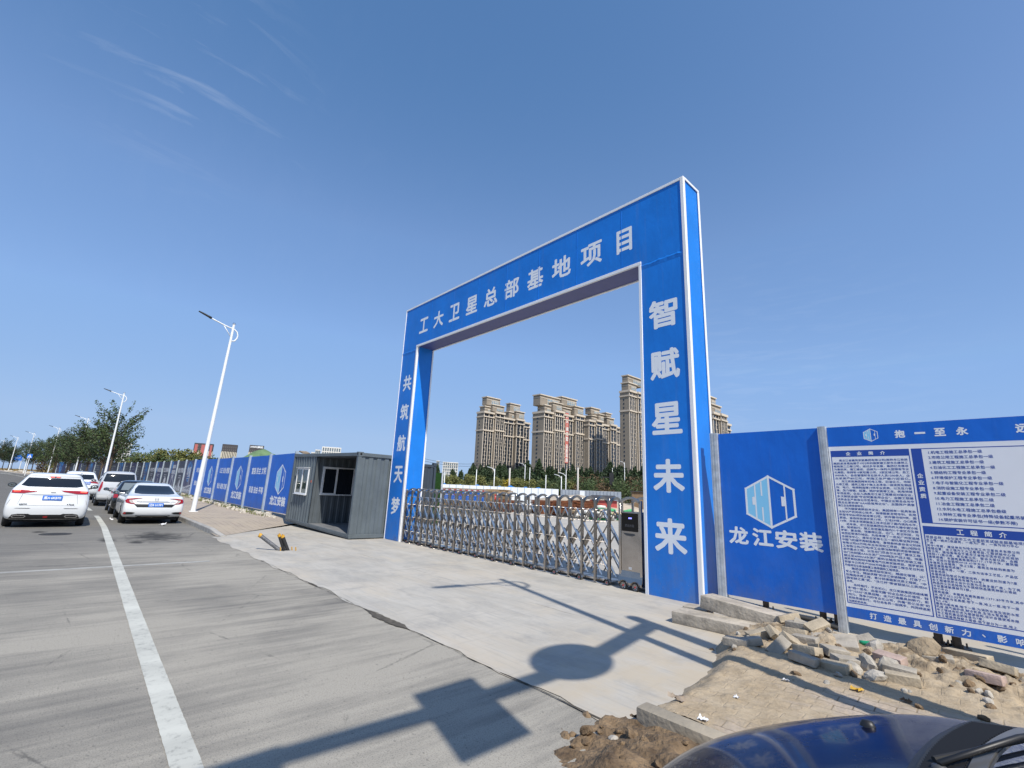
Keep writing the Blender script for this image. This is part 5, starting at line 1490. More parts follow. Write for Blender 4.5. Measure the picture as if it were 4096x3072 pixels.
def tree_mesh(kind, seed, h):
    """returns (trunk MB, crown MB). kinds: feather (upswept twigs), cone (dense poplar), round (young round crown), bush"""
    r = random.Random(seed); tr, cr = MB(), MB()
    lean = Vector((r.uniform(-.04, .04), r.uniform(-.04, .04), 0))
    def ax(t): return Vector((lean.x*h*t, lean.y*h*t, h*t))
    if kind == 'feather':
        tr.tube([ax(0), ax(.35)+Vector((r.uniform(-.1, .1), r.uniform(-.1, .1), 0)), ax(.7)], .13, 8, True, .05)
        for k in range(84):
            t0 = r.uniform(.26, .72); p0 = ax(t0); a = r.uniform(0, 2*math.pi); L_ = h*r.uniform(.24, .40)*(1.05-.6*abs(t0-.5))
            d = Vector((math.cos(a), math.sin(a), r.uniform(.45, 1.25))).normalized()
            p1 = p0 + d*L_*.55; p2 = p1 + (d*1.2+Vector((0, 0, r.uniform(-.1, .5)))).normalized()*L_*.5
            tr.tube([p0, p1, p2], .028, 4, False, .008)
            for j in range(44):
                t = r.uniform(.18, 1.0)**.8; q = p0.lerp(p1, t*2) if t < .5 else p1.lerp(p2, t*2-1)
                q = q + Vector((r.gauss(0, .16), r.gauss(0, .16), r.gauss(0, .14)))*(1.35-t*.5)
                leaf_quad(cr, q, r.uniform(.07, .17), r, .3)
    elif kind == 'cone':
        tr.tube([ax(0), ax(.9)], .16, 6, True, .03)
        for k in range(1500):
            t = r.uniform(.10, 1.0); wdt = h*.17*(1-((t-.35)/.68)**2 if t > .35 else .75+.25*t/.35)
            a = r.uniform(0, 2*math.pi); rr = wdt*math.sqrt(r.uniform(.12, 1))*(1+.35*math.sin(a*3+seed)+.25*math.sin(t*23+a*2))
            leaf_quad(cr, ax(t)+Vector((math.cos(a)*rr, math.sin(a)*rr, r.gauss(0, .25))), r.uniform(.22, .5), r, 1.0)
    elif kind == 'round':
        tr.tube([ax(0), ax(.5)], .07, 6, True, .04)
        for k in range(5): 
            a = r.uniform(0, 6.3); tr.tube([ax(.4), ax(.65)+Vector((math.cos(a), math.sin(a), 0))*h*.18], .035, 4, False, .012)
        cl = [(ax(r.uniform(.42, .88)) + Vector((r.gauss(0, 1), r.gauss(0, 1), 0))*h*.15, h*r.uniform(.11, .19)) for _ in range(13)]
        for c_, R_ in cl:
            for k in range(72):
                v = Vector((r.gauss(0, 1), r.gauss(0, 1), r.gauss(0, 1))).normalized()*R_*r.uniform(.45, 1.12)
                leaf_quad(cr, c_+v, r.uniform(.12, .26)*h/5, r)
    else:
        cl = [(Vector((r.gauss(0, 1)*h*.28, r.gauss(0, 1)*h*.28, h*r.uniform(.18, .82))), h*r.uniform(.14, .25)) for _ in range(15)]
        tr.tube([ax(0), ax(.5)], .06, 5, True, .02)
        for c_, R_ in cl:
            for k in range(80):
                v = Vector((r.gauss(0, 1), r.gauss(0, 1), r.gauss(0, 1))).normalized()*R_*r.uniform(.4, 1.15)
                leaf_quad(cr, c_+v, r.uniform(.12, .26)*h/5, r)
    return tr, cr
PROTO = {}
def tree(kind, seed, h, mat, loc, label, group, name='tree', sc=1.0, cat='tree'):
    key = (kind, seed, h, mat.name)
    o = empty(name, loc, random.uniform(0, 6.28), label, cat, group)
    if key not in PROTO:
        t, c = tree_mesh(kind, seed, h)
        PROTO[key] = (t.build('trunk', BARK, o, smooth=True), c.build('crown', mat, o))
    else:
        for q in PROTO[key]:
            d = q.copy(); COL.objects.link(d); d.parent = o
    o.scale = (sc, sc, sc*random.uniform(.94, 1.06))
    return o
random.seed(21)
xs = [-70, -79, -87, -95.5, -104, -112, -121, -130, -139, -148, -157]
names_ = ['tallest feathery roadside tree at the right end of the tree row', 'second feathery tree from the right end of the roadside row'] + [None]*9
for i, x in enumerate(xs):
    hgt = [9.6, 8.4, 9.2][i % 3]
    tree('feather', i % 3, hgt, LEAF[0] if i % 2 else LEAF[1], (x+random.uniform(-1, 1), cs(x)+5.9+random.uniform(-.6, .6), gz(x)-.05), names_[i] or 'feathery green tree standing in the roadside row before the hoarding', 'roadside tree row', 'roadside_tree', [1.02, .92, .98, .93, .9, .95, .9, .93, .92, .86, .9][i])
for i, (px, D) in enumerate(((8, 200), (30, 214), (52, 226), (66, 240))):
    p = at(px, 1800, D); tree('feather', i % 3, [9.6, 8.4, 9.2][i % 3], LEAF[0], (p.x, p.y, gz(p.x, p.y)), 'dark bushy tree in the far grove at the left edge', 'far left grove', 'roadside_tree', .95)
# bushes behind the hoarding
for i in range(15):
    px = 545 + i*24 + random.uniform(-8, 8); D = random.uniform(92, 118)
    p = at(px, 1850, D); tree('bush' if i % 3 else 'round', 4+i % 3, 5.2, LEAF[2] if i % 3 != 1 else LEAF[1], (p.x, p.y, 0.0 if p.y > 25 else gz(p.x, p.y)), 'olive green bushy tree showing above the printed hoarding', 'bushy trees behind the hoarding', 'bushy_tree', random.uniform(.95, 1.2))
for i in range(10):
    px = 190 + i*38; D = random.uniform(168, 190); p = at(px, 1850, D)
    tree('bush', 4+i % 3, 5.2, LEAF[2] if i % 2 else LEAF[4], (p.x, p.y, gz(p.x, p.y)), 'small olive bush beyond the end of the hoarding', 'bushes beyond the hoarding', 'bush', random.uniform(.8, 1.1), 'bush')
# shelter belt in front of the towers
for i in range(64):
    px = 1745 + i*13.1 + random.uniform(-6, 6); D = random.uniform(150, 185)
    if 1768 < px < 1800 or px > 2590: continue
    p = at(px, 1900, D)
    big = 0.85 if px < 1870 else (0.98 if px < 2050 else 1.1)
    tree('cone', i % 4, 10.5, LEAF[0], (p.x, p.y, 0), 'tall dark green tree in the dense belt below the towers', 'dark tree belt', 'belt_tree', big*random.uniform(.82, 1.05))
for i in range(40):
    px = 1765 + i*20.5 + random.uniform(-8, 8); D = random.uniform(108, 135)
    if px > 2580: continue
    p = at(px, 1940, D)
    dk = px > 2290
    tree('round' if not dk else 'bush', i % 3, 5.0, (LEAF[2] if i % 3 else LEAF[1]) if not dk else (LEAF[1] if i % 3 else LEAF[4]), (p.x, p.y, 0), 'young olive tree in the row behind the white hoarding' if not dk else 'dense shrub below the dark tree belt on the right', 'young trees behind the site hoarding' if not dk else 'shrubs below the belt', 'young_tree' if not dk else 'shrub', random.uniform(.9, 1.2)*(1 if not dk else 1.25), 'tree' if not dk else 'shrub')
p = at(2024, 1940, 112); tree('round', 2, 5.0, LEAF[3], (p.x, p.y, 0), 'small bright yellow autumn tree behind the white hoarding', None, 'yellow_tree', .95)
# dry grass bank at far left, and a scatter of litter grass
mb = MB(); rg_ = random.Random(8)
for k in range(9000):
    x = -rg_.uniform(136, 250); y = cs(x) + 6 + rg_.uniform(0, 22)
    b = Vector((x, y, gz(x, y)-.05)); h_ = rg_.uniform(.25, .8); a = rg_.uniform(0, 6.3); s_ = .14
    d = Vector((math.cos(a)*s_, math.sin(a)*s_, 0)); t_ = Vector((rg_.gauss(0, .12), rg_.gauss(0, .12), h_))
    mb.poly([b-d, b+d, b+t_])
o = mb.build('dry_grass', M('dry_grass_blades', (.26, .185, .075), .9, var=.3, vs=.2)); o['kind'] = 'stuff'; o['label'] = 'dry brown grass on the bank beyond the hoarding'
mb = MB()
for k in range(1500):
    x = -rg_.uniform(23, 60); y = 6.9 - rg_.random()**2*.5; b = Vector((x, y, sw_z(x, y)-.02)); h_ = rg_.uniform(.06, .26); a = rg_.uniform(0, 6.3)
    d = Vector((math.cos(a)*.02, math.sin(a)*.02, 0)); mb.poly([b-d, b+d, b+Vector((rg_.gauss(0, .05), rg_.gauss(0, .05), h_))])
o = mb.build('weeds', M('weed_blades', (.13, .15, .04), .9, var=.4, vs=2)); o['kind'] = 'stuff'; o['label'] = 'dry weeds along the foot of the hoarding'

# ================================================================== DISTANT BUILDINGS
STONE = M('beige_stone_cladding', (.60, .525, .43), .8, var=.07, vs=.08)
STONE_SHADE = M('shaded_stone_cladding', (.28, .24, .19), .8, var=.08, vs=.08)  # darker copy of the beige stone; shade of the left faces put in
WGL = M('tower_window_glass', (.022, .030, .042), .12, var=.5, vs=.35, spec=.6, lo=.3, hi=.7)
SILLM = M('grey_balcony_front', (.06, .062, .068), .6)
PGL = M('pale_penthouse_glass', (.22, .29, .33), .1, spec=.8)
def tower(label, X, Y, W, depth, H, segs, tops, name='apartment_tower', z0=0.0):
    t = empty(name, (X, Y, z0), 0, label, 'tower block')
    wl = MB()
    FL = 3.0; nF = int(H/FL)
    def seg_front(y0, y1, pr, h):   # projecting unit
        wl.box(-depth, pr, y0, y1, 0, h)
    cor = MB(); pil = MB(); gl = MB(); bal = MB(); slab = MB()
    for (y0, y1, pr, h) in segs:
        seg_front(y0, y1, pr, h)
        w = y1-y0; nb_ = max(1, round(w/6.2)); pw_ = 0.62
        for k in range(nb_+1):
            yc = y0 + (w-pw_)*k/nb_
            pil.box(pr+.003, pr+.42, yc, yc+pw_, 0, h)
        for k in range(nb_):
            a = y0 + (w-pw_)*k/nb_ + pw_; b_ = y0 + (w-pw_)*(k+1)/nb_
            gl.box(pr+.004, pr+.12, a+.02, b_-.02, 0, h-2.2)
            c_ = (a+b_)/2; bw_ = (b_-a)*.09
            for f_ in range(int((h-3)/FL)):
                zf = f_*FL
                slab.box(pr+.125, pr+.26, a+.03, c_-bw_*1.3, zf, zf+.95); slab.box(pr+.125, pr+.26, c_+bw_*1.3, b_-.03, zf, zf+.95)
                s_ = 1 if f_ % 2 else -1
                bal.box(pr+.13, pr+.46, c_-bw_-.05, c_+bw_+.05, zf, zf+.75); bal.box(pr+.13, pr+.42, c_+s_*bw_*.45-bw_*.5, c_+s_*bw_*.45+bw_*.5, zf+.751, zf+FL-.002)
        for zz, th, out in ((h-.2, 1.5, 1.5), (h-4.2, .9, 1.3), (h-15.5, 1.1, 1.2)):
            MB().box(-depth-.4, pr+out*.8, y0-.45, y1+.45, zz-th, zz).build('cornice', STONE, t)
    for (y0, y1, x0, x1, za, zb) in tops:
        wl.box(x0, x1, y0, y1, za, zb); MB().box(x0-.6, x1+.7, y0-.6, y1+.6, zb-.003, zb+.8).build('cornice', STONE, t); MB().box(x0-.15, x1+.2, y0-.15, y1+.2, zb-2.0, zb-1.6).build('string_course', STONE, t)
        PG = MB().box(x1+.003, x1+.15, y0+(y1-y0)*.35, y0+(y1-y0)*.9, za+(zb-za)*.18, zb-1.7); PG.build('penthouse_window', PGL, t)
        m2 = MB()
        for q in range(5): yy = y0+(y1-y0)*(.35+.55*q/4); m2.box(x1+.155, x1+.3, yy-.12, yy+.12, za+(zb-za)*.18, zb-1.7)
        m2.box(x1+.156, x1+.29, y0+(y1-y0)*.35, y0+(y1-y0)*.9, za+(zb-za)*.5, za+(zb-za)*.5+.3); m2.build('mullions', STONE, t)
    wl.build('wall', STONE_SHADE, t); 
    for m_, nm_, mt_ in ((pil, 'pilasters', STONE), (gl, 'window_bays', WGL), (slab, 'spandrels', SILLM), (bal, 'balcony_screens', STONE)):
        m_.build(nm_, mt_, t)['kind'] = 'stuff'
    sw2 = MB()
    y0 = segs[0][0]
    for f_ in range(int((H-6)/FL)): sw2.box(-depth*.62, -depth*.50, y0-.12, y0-.004, f_*FL+.8, f_*FL+2.2)
    sw2.build('side_windows', WGL, t)['kind'] = 'stuff'
    return t
tower('left beige tower block with two stepped penthouses, seen through the arch', -295.5, 240, 54, 9, 66,
      [(0, 11, 0, 67), (11.6, 21.5, 1.6, 68), (22, 35, -.8, 65), (36.5, 45.5, 1.4, 65.5), (46, 54, 0, 64)],
      [(2, 12, -8, -1.5, 66.5, 71), (8, 21, -8, 1.5, 67.6, 73), (4, 19, -8, -2, 73.1, 79.5), (30, 40, -8, -2, 65, 70.5), (36, 46, -8, 1.0, 65.2, 71.5), (32, 44, -8, -3, 71.6, 78.5)])
tower('middle beige tower block with a tall red banner hanging down it', -240.5, 254.5, 58, 12, 68,
      [(0, 10, 0, 64), (10.6, 21, 1.6, 66), (21.6, 35, -.8, 65), (36, 47, 1.6, 66.5), (47.6, 56, -.4, 62)],
      [(2, 10, -9, -1.5, 63.5, 68.5), (9, 20, -9, 1.0, 65.5, 71.5), (-1, 22, -11, -3.5, 68.6, 76.5), (24, 34, -9, -2, 64.5, 70), (35, 46.5, -9, 1.0, 66.1, 72.5), (24, 43, -10, -3.5, 72.6, 79)])
p = MB().box(-240.5-.8+.70, -240.5-.8+.85, 279.8, 283.6, 26, 66); 
bnr = p.build('banner', M('faded_red_banner', (.55, .16, .13), .7)); tag(bnr, 'long faded red banner with white characters on the middle tower', 'banner')
s_ = Sign((-240.5+.06, 281.7, 0), (0, 1, 0), (0, 0, 1), (1, 0, 0), .01)
for ch_, zz in zip('天玖·澜湾墅 品质现房', (63.3, 59.3, 56.2, 53, 49, 45, 42, 39, 35.5, 32, 28.4)):
    if ch_ != ' ': s_.text(ch_, 0, zz, 3.1 if ch_ != '·' else .6, 2.7 if ch_ != '·' else .6, bold=.12)
s_.build('banner_lettering', M('banner_white', (.75, .72, .68), .6), bnr)
tower('beige tower block behind the banner tower, partly hidden by the tall slim tower', -234, 301, 48, 12, 65,
      [(0, 8, 0, 63), (8.6, 17, 1.2, 64), (17.6, 28, -.6, 62), (28.6, 37, 1.2, 63), (38, 48, 0, 62)],
      [(6, 14, -9, -1.5, 62.5, 67), (13, 20, -9, .5, 63.8, 69), (7, 19, -9, -3, 69.1, 74), (27, 37, -9, -1, 61.8, 68), (28, 36, -9, -3, 70.1, 72.5)])
tower('tall slim beige tower block just left of the right pillar', -190.6, 293.6, 24, 8, 81, [(0, 9.5, 0, 81), (10, 24, 1.2, 81)], [(1, 12, -7, -1, 80.8, 86.5), (2, 22, -7, -2, 86.6, 92.5)])
tower('beige tower block showing between the arch and the logo board', -132.5, 302.5, 27, 9, 58, [(0, 9, 0, 60), (9.5, 19, 1.2, 60), (19.5, 27, 0, 55)], [(1, 16, -8, -1, 59.8, 65), (2, 12, -8, -2.5, 65.1, 70.5), (16, 24, -8, -1, 54.8, 60)])
# hotels with dark crowns
CREAM = M('cream_facade', (.62, .57, .46), .7); DKC = M('dark_crown_cladding', (.055, .050, .055), .6)
def hotel(name, label, X, Y, W, D_, H, crown, reds, sign=None):
    t = empty(name, (X, Y, 0), R(-14), label, 'hotel block')
    MB().box(-D_, 0, 0, W, 0, H-crown).build('wall', M('dark_window_wall', (.09, .085, .08), .4), t)
    MB().box(-D_-.3, .35, -.3, W+.3, H-crown+.002, H).build('crown', DKC, t)
    m_ = MB(); n_ = 9
    for k in range(n_): m_.box(.003, .5, W*k/n_+.15, W*k/n_+W/n_*.62, 0, H-crown)
    for k in range(5): m_.box(-D_*(k+.7)/5, -D_*(k+.2)/5, W+.003, W+.5, 0, H-crown); m_.box(-D_*(k+.7)/5, -D_*(k+.2)/5, -.5, -.003, 0, H-crown)
    m_.build('cream_fins', CREAM, t)
    m_ = MB()
    for k in range(7):
        for j in range(2): m_.box(.353, .42, W*(k+.25)/7, W*(k+.75)/7, H-crown+.6+j*2.2, H-crown+.6+j*2.2+1.2)
    m_.build('crown_windows', M('crown_window', (.11, .105, .10), .4), t)
    for (a, b_) in reds: MB().box(.52, .60, W*a, W*b_, 2, H-1).build('red_banner', M('red_banner_cloth', (.42, .12, .11), .7), t)
    if sign:
        s_ = Sign((.45, W/2, H-1.3), (0, 1, 0), (0, 0, 1), (1, 0, 0), .01); s_.text(sign, 0, 0, 1.6, W*.92, bold=.05); s_.build('roof_lettering', WHITE_LET, t)
    return t
hotel('hotel_block', 'far dark-crowned cream block hung with red vertical banners', -415, 62, 11.5, 5, 27.6, 5.5, ((.02, .18), (.38, .58), (.86, .98)))
hotel('hotel_block', 'far dark-crowned cream block between the other two, no banner', -411.5, 79.5, 9.5, 7.5, 28.3, 5.5, ())
hotel('hotel_block', 'far dark-crowned cream block with white roof lettering', -407.5, 97.2, 9.5, 5, 29.2, 5.5, (), 'LAVANDE 丽枫酒店')
# pale stepped office behind the gatehouse, pale slabs elsewhere
PALE = M('pale_office_facade', (.66, .65, .62), .7); OGL = M('office_glass', (.14, .18, .21), .2)
def slabblock(name, label, pxl, pxr, pyt, D, depth=10, nx=6, ny=8, rot=0.0, cat='office block'):
    a, b_ = at(pxl, pyt, D), at(pxr, pyt, D); H = (a.z+b_.z)/2
    d = Vector((b_.x-a.x, b_.y-a.y, 0)); W = d.length
    t = empty(name, (a.x, a.y, 0), math.atan2(d.y, d.x), label, cat)
    MB().box(0, W, 0, depth, 0, H).build('wall', OGL, t)
    m_ = MB()
    for k in range(nx+1): m_.box(W*k/nx-W*.022, W*k/nx+W*.022, -.35, -.003, 0, H+.3)
    for k in range(ny+1): m_.box(-W*.02, W*1.02, -.25, -.004, H*k/ny-H*.012, H*k/ny+H*.012)
    m_.build('facade_grid', PALE, t)
    MB().box(-W*.02, W*1.02, -.1, depth, H+.002, H+.5).build('parapet', PALE, t)
    return t
slabblock('office_block', 'pale office block with a gridded facade above the gatehouse roof', 1290, 1364, 1791, 400, 12, 8, 9)
slabblock('office_block', 'lower pale wing stepping down left of the office block', 1262, 1282, 1801, 405, 10, 3, 8)
slabblock('office_block', 'lowest pale wing at the left of the stepped office', 1245, 1261, 1811, 410, 10, 3, 8)
slabblock('apartment_slab', 'white apartment slab just right of the left arch pillar', 1773, 1832, 1851, 400, 10, 7, 10, cat='apartment block')
slabblock('apartment_slab', 'narrow sliver of a white apartment slab beside the dark container', 1746, 1758, 1845, 400, 10, 2, 10, cat='apartment block')
slabblock('apartment_slab', 'white apartment slab glimpsed through the roadside trees', 478, 528, 1775, 300, 10, 5, 14, cat='apartment block')
# ================================================================== RUBBLE ON THE RIGHT PAVEMENT
BLK = [M('sandy_concrete_block', (.40, .335, .24), .9, var=.2, vs=6, bump=.35, bs=45), M('grey_concrete_block', (.34, .305, .25), .9, var=.2, vs=6, bump=.35, bs=45), M('pinkish_paver', (.42, .315, .265), .9, var=.18, vs=6, bump=.3, bs=45)]
KST = M('rough_kerb_stone', (.38, .335, .27), .9, var=.25, vs=5, bump=.5, bs=28, dist=.02)
def chip(o, amt, seed):
    r = random.Random(seed)
    bm = bmesh.new(); bm.from_mesh(o.data)
    bmesh.ops.subdivide_edges(bm, edges=bm.edges, cuts=2, use_grid_fill=True)
    for v in bm.verts:
        n = fbm(v.co.x*3+seed, v.co.y*3+v.co.z*2, 2.5, 3, seed)
        v.co *= 1 + amt*n
        v.co += Vector((r.gauss(0, amt*.02), r.gauss(0, amt*.02), r.gauss(0, amt*.02)))
    bm.to_mesh(o.data); bm.free()
def block(name, size, loc, rot, mat, label, cat='block', seed=0, bev=.008, group=None):
    a, b, c = size
    o = MB().box(-a/2, a/2, -b/2, b/2, -c/2, c/2).build(name, mat)
    bevel(o, bev, 2); chip(o, .022, seed+.5)
    o.data.shade_smooth(); o.data.set_sharp_from_angle(angle=R(28))
    o.location = loc; o.rotation_euler = rot
    return tag(o, label, cat, group)
block('kerb_stone', (1.02, .36, .15), (-3.02, 6.60, .082), (0, 0, R(4)), KST, 'long kerb stone lying flat at the front edge of the rubble pile', 'kerb stone', 1, .012)
block('kerb_stone', (1.10, .42, .17), (-2.74, 6.98, .22), (R(-3), R(5), R(2)), KST, 'long kerb stone resting highest, next to the foot of the first steel post', 'kerb stone', 2, .012)
block('kerb_stone', (.36, .30, .13), (-3.48, 7.10, .07), (0, 0, R(8)), KST, 'short kerb stone end wedged against the foot of the right pillar', 'kerb stone', 3, .012)
BL = [(-2.2, 6.85, .30, 40, 18), (-2.02, 6.62, .27, -8, 4), (-1.99, 6.40, .25, 0, 12), (-1.96, 6.66, .20, 10, 30), (-1.81, 6.57, .24, 50, 35), (-1.82, 6.16, .22, -5, 8), (-1.70, 5.78, .20, -20, 10), (-1.66, 5.52, .13, -8, 5), (-1.89, 5.95, .2, 70, 40), (-1.95, 5.72, .14, 60, 55), (-1.62, 5.98, .21, 65, 25), (-1.50, 5.93, .17, 55, 12), (-1.42, 5.58, .13, -14, 6), (-1.33, 5.84, .16, 50, 18), (-2.26, 6.03, .22, 45, 22), (-2.24, 5.72, .15, 30, 15), (-2.08, 6.06, .25, 75, 38), (-2.34, 5.62, .12, 5, 10), (-1.10, 6.18, .18, -18, 8), (-.99, 5.91, .19, 5, 5), (-.94, 5.69, .14, 10, 10), (-.81, 6.77, .2, 10, 30), (-.44, 6.23, .17, -12, 8), (-1.45, 6.81, .19, 35, 20), (-.38, 6.83, .15, -10, 15), (-1.91, 7.0, .2, -12, 14), (-.61, 7.10, .22, -22, 12)]
rb = random.Random(4)
WH = {0: 'tilted sandy paving block leaning at the left top of the rubble pile', 18: 'pinkish paving block lying beside the green bottle', 19: 'sandy paving block stacked on another right of the green bottle', 20: 'lower paving block under the stacked one right of the green bottle', 21: 'paving block half buried beside the boulder under the notice board', 22: 'pinkish paving block alone at the far right of the soil', 24: 'paving block fragment at the right edge near the shadow', 26: 'long sandy block lying behind the boulder under the notice board', 23: 'block at the foot of the second steel post', 12: 'flat sandy paving block lowest at the front of the pile', 13: 'long block sloping down right of the pile'}
for i, (x, y, z, rz, tl) in enumerate(BL):
    big = i in (26, 13)
    zz = max(z - .02, rh(x, y) + .035) if i not in (18, 22) else rh(x, y)+.05
    block('paving_block', (.38 if big else .245, .125, .075), (x, y, zz), (R(rb.uniform(-tl, tl)*1.25), R(rb.uniform(-tl, tl)), R(rz)), BLK[2] if i in (18, 22, 25) else BLK[i % 2], WH.get(i, 'dusty paving block jumbled in the rubble pile by the kerb stones'), 'paving block', i, .006, 'paving blocks dumped in the rubble pile')
block('paving_slab', (.42, .32, .07), (-1.60, 6.36, .22), (R(10), R(-6), R(14)), BLK[1], 'broad flat slab in the middle of the rubble pile', 'slab', 40)
ROCK = M('grey_rubble_stone', (.36, .33, .28), .95, var=.25, vs=8, bump=.7, bs=30)
def rock(x, y, s, label, group, seed, mat=ROCK, name='rock', z=None):
    bm = bmesh.new(); bmesh.ops.create_icosphere(bm, subdivisions=2, radius=s)
    r = random.Random(seed)
    for v in bm.verts:
        v.co *= 1 + .55*fbm(v.co.x/s+seed, v.co.y/s+v.co.z/s, 1.1, 3, seed)
        v.co.z *= .62
    me = bpy.data.meshes.new(name); bm.to_mesh(me); bm.free(); me.materials.append(mat)
    o = bpy.data.objects.new(name, me); COL.objects.link(o)
    o.location = (x, y, (rh(x, y) if z is None else z) + s*.25); o.rotation_euler = (r.uniform(0, 6), r.uniform(0, .5), r.uniform(0, 6))
    return tag(o, label, 'rock', group)
tag(rock(-.96, 6.86, .20, 'large earthy lump of concrete under the notice board', None, 5, M('earthy_boulder', (.36, .285, .19), .95, col2=(.20, .15, .095), vs=5, bump=.9, bs=22, dist=.03), 'boulder', rh(-.96, 6.86)-.05), cat='boulder')
for i, (x, y, s) in enumerate(((-1.29, 6.52, .12), (-1.22, 5.86, .10), (-1.30, 5.68, .08), (-1.12, 5.62, .09), (-1.08, 5.95, .11))):
    rock(x, y, s, ('pale broken concrete lump beside the green bottle', 'rough grey concrete lump just below the green bottle', 'small concrete lump left of the paving blocks', 'angular concrete lump in front of the stacked blocks', 'concrete lump between the bottle and the stacked blocks')[i], 'broken concrete lumps', i*3+1)
for i in range(140):
    x = rb.uniform(-2.7, .6); y = rb.gauss(6.2, .45)
    if y > 7.2 or y < 5: continue
    rock(x, y, rb.uniform(.012, .045), 'small clod or pebble scattered on the sandy mound', 'clods scattered on the sandy mound', 50+i, ROCK if i % 3 == 0 else SOIL, 'clod')
for i in range(40):
    x = rb.uniform(-2.55, -1.2); y = rb.uniform(2.75, 3.3)
    rock(x, y, rb.uniform(.012, .05), 'lump of earth in the dug soil by the kerb', 'earth lumps in the dug soil', 150+i, SOIL if i % 13 else ROCK, 'earth_lump', ph(x, y))
# green bottle, litter, leaves, black pipe
bt = MB().lathe([(0, -.11), (.032, -.11), (.034, -.06), (.034, .05), (.020, .085), (.014, .10), (.014, .125), (0, .125)], 14, 'X').build('bottle', M('green_plastic_bottle', (.02, .28, .14), .25), smooth=True)
bt.scale = (.7, .7, .7); bt.location = (-1.36, 6.66, .22); bt.rotation_euler = (0, R(-4), R(8)); tag(bt, 'green plastic bottle lying on the broken concrete', 'bottle')
PAPER = M('white_litter', (.75, .75, .76), .6)
def scrap(x, y, s, label, seed, mat=PAPER, z=None, name='litter', cat='litter'):
    r = random.Random(seed); mb = MB(); n = 5; zz = (rh(x, y) if z is None else z)+.008
    for i in range(n+1):
        for j in range(n+1): mb.v.append((x+(i/n-.5)*s+r.gauss(0, s*.06), y+(j/n-.5)*s*.6+r.gauss(0, s*.06), zz + abs(r.gauss(0, s*.16))))
    for i in range(n):
        for j in range(n): a = i*(n+1)+j; mb.f.append((a, a+n+1, a+n+2, a+1))
    return tag(mb.build(name, mat, smooth=True), label, cat)
scrap(-1.74, 3.55, .07, 'crumpled white paper cup scrap by the right kerb', 1)
scrap(-1.62, 6.92, .10, 'white plastic scrap beside the foot of the second steel post', 2)
scrap(-1.74, 4.12, .05, 'small white scrap on the pavers', 3); scrap(-1.62, 4.86, .05, 'tiny white scrap between the two pole shadows', 4)
scrap(-2.02, 3.72, .11, 'torn piece of brownish plastic film on the sandy pavers', 5, M('brown_film', (.30, .24, .18), .5))
scrap(-20.7, 2.62, .22, 'crumpled pale bag under the rear of the white saloon', 6, z=.0)
scrap(-23.4, 1.35, .2, 'white scrap on the asphalt beside the saloon front wheel', 8, z=.0)
scrap(-1.17, 5.16, .09, 'yellow fallen leaf above the blue car bonnet', 7, M('yellow_leaf', (.55, .33, .04), .6), name='fallen_leaf', cat='leaf')
scrap(-.86, 5.22, .07, 'brown curled leaf on the pavers near the car', 9, M('brown_leaf', (.16, .08, .03), .7), name='fallen_leaf', cat='leaf')
pp = MB().tube([(-2.16, 6.93, .30), (-1.95, 7.05, .27), (-1.74, 7.12, .22)], .028, 10, False).build('black_hose', RUBBER, smooth=True); tag(pp, 'short black hose lying behind the paving blocks', 'hose')
pp = MB().tube([(-2.0, 7.22, .09), (-1.75, 7.25, .07), (-1.5, 7.2, .10), (-1.38, 7.25, .13)], .022, 8, False).build('black_hose', RUBBER, smooth=True); tag(pp, 'black pipe lying at the foot of the second steel post', 'hose')

# ================================================================== PIPE STUBS IN THE APRON
def stub(name, base, top, r, mat, label, capm):
    t = empty(name, base, 0, label, 'pipe stub')
    d = Vector(top)-Vector(base)
    MB().tube([(0, 0, -.02), tuple(d)], r, 14).build('pipe', mat, t, angle=40)
    n = d.normalized()
    m = MB().tube([tuple(d - n*.03), tuple(d + n*.03)], r*1.12, 14); m.tube([tuple(d+n*.03), tuple(d+n*.03+Vector((.02, 0, .03)))], r*.25, 6)
    m.build('yellow_cap', capm, t, angle=40)
    return t
YC = M('yellow_tape_cap', (.55, .30, .03), .6)
stub('pipe_stub', (-12.74, 4.12, .006), (-12.98, 3.66, .35), .045, M('scuffed_grey_pipe', (.10, .105, .115), .5, var=.4, vs=20), 'leaning grey pipe stub with a yellow cap sticking out of the apron', YC)
stub('pipe_stub', (-12.72, 4.19, .006), (-12.74, 4.03, .36), .036, RUBBER, 'left of the two upright black pipe stubs with yellow caps', YC)
stub('pipe_stub', (-12.66, 4.27, .006), (-12.70, 4.10, .34), .042, RUBBER, 'right of the two upright black pipe stubs with yellow caps', YC)
for i, (x, y) in enumerate(((-12.66, 4.36), (-12.56, 4.42), (-12.66, 4.09))):
    tag(MB().cyl((x, y, 0), (x+.01, y-.02, .09), .014, 8).build('peg', YC), ('left small yellow peg right of the pipe stubs', 'right small yellow peg right of the pipe stubs', 'small yellow peg in front of the pipe stubs')[i], 'peg')
mb = MB(); n = 24; mb.poly([(-12.76+.17*math.cos(k*6.283/n)*(1+.3*math.sin(k*5)), 4.16+.11*math.sin(k*6.283/n)*(1+.25*math.cos(k*3)), .011) for k in range(n)])
o = mb.build('tar_patch', M('black_tar', (.02, .02, .02), .6)); o['kind'] = 'structure'
mb = MB(); mb.lathe([(0, .012), (.30, .012), (.33, .008), (.34, .002)], 28, 'Z', (-18.2, -.05, 0)); tag(mb.build('manhole_cover', M('iron_cover', (.035, .034, .032), .6, .4, bump=.6, bs=60)), 'round iron manhole cover in the road behind the white crossover', 'manhole cover')
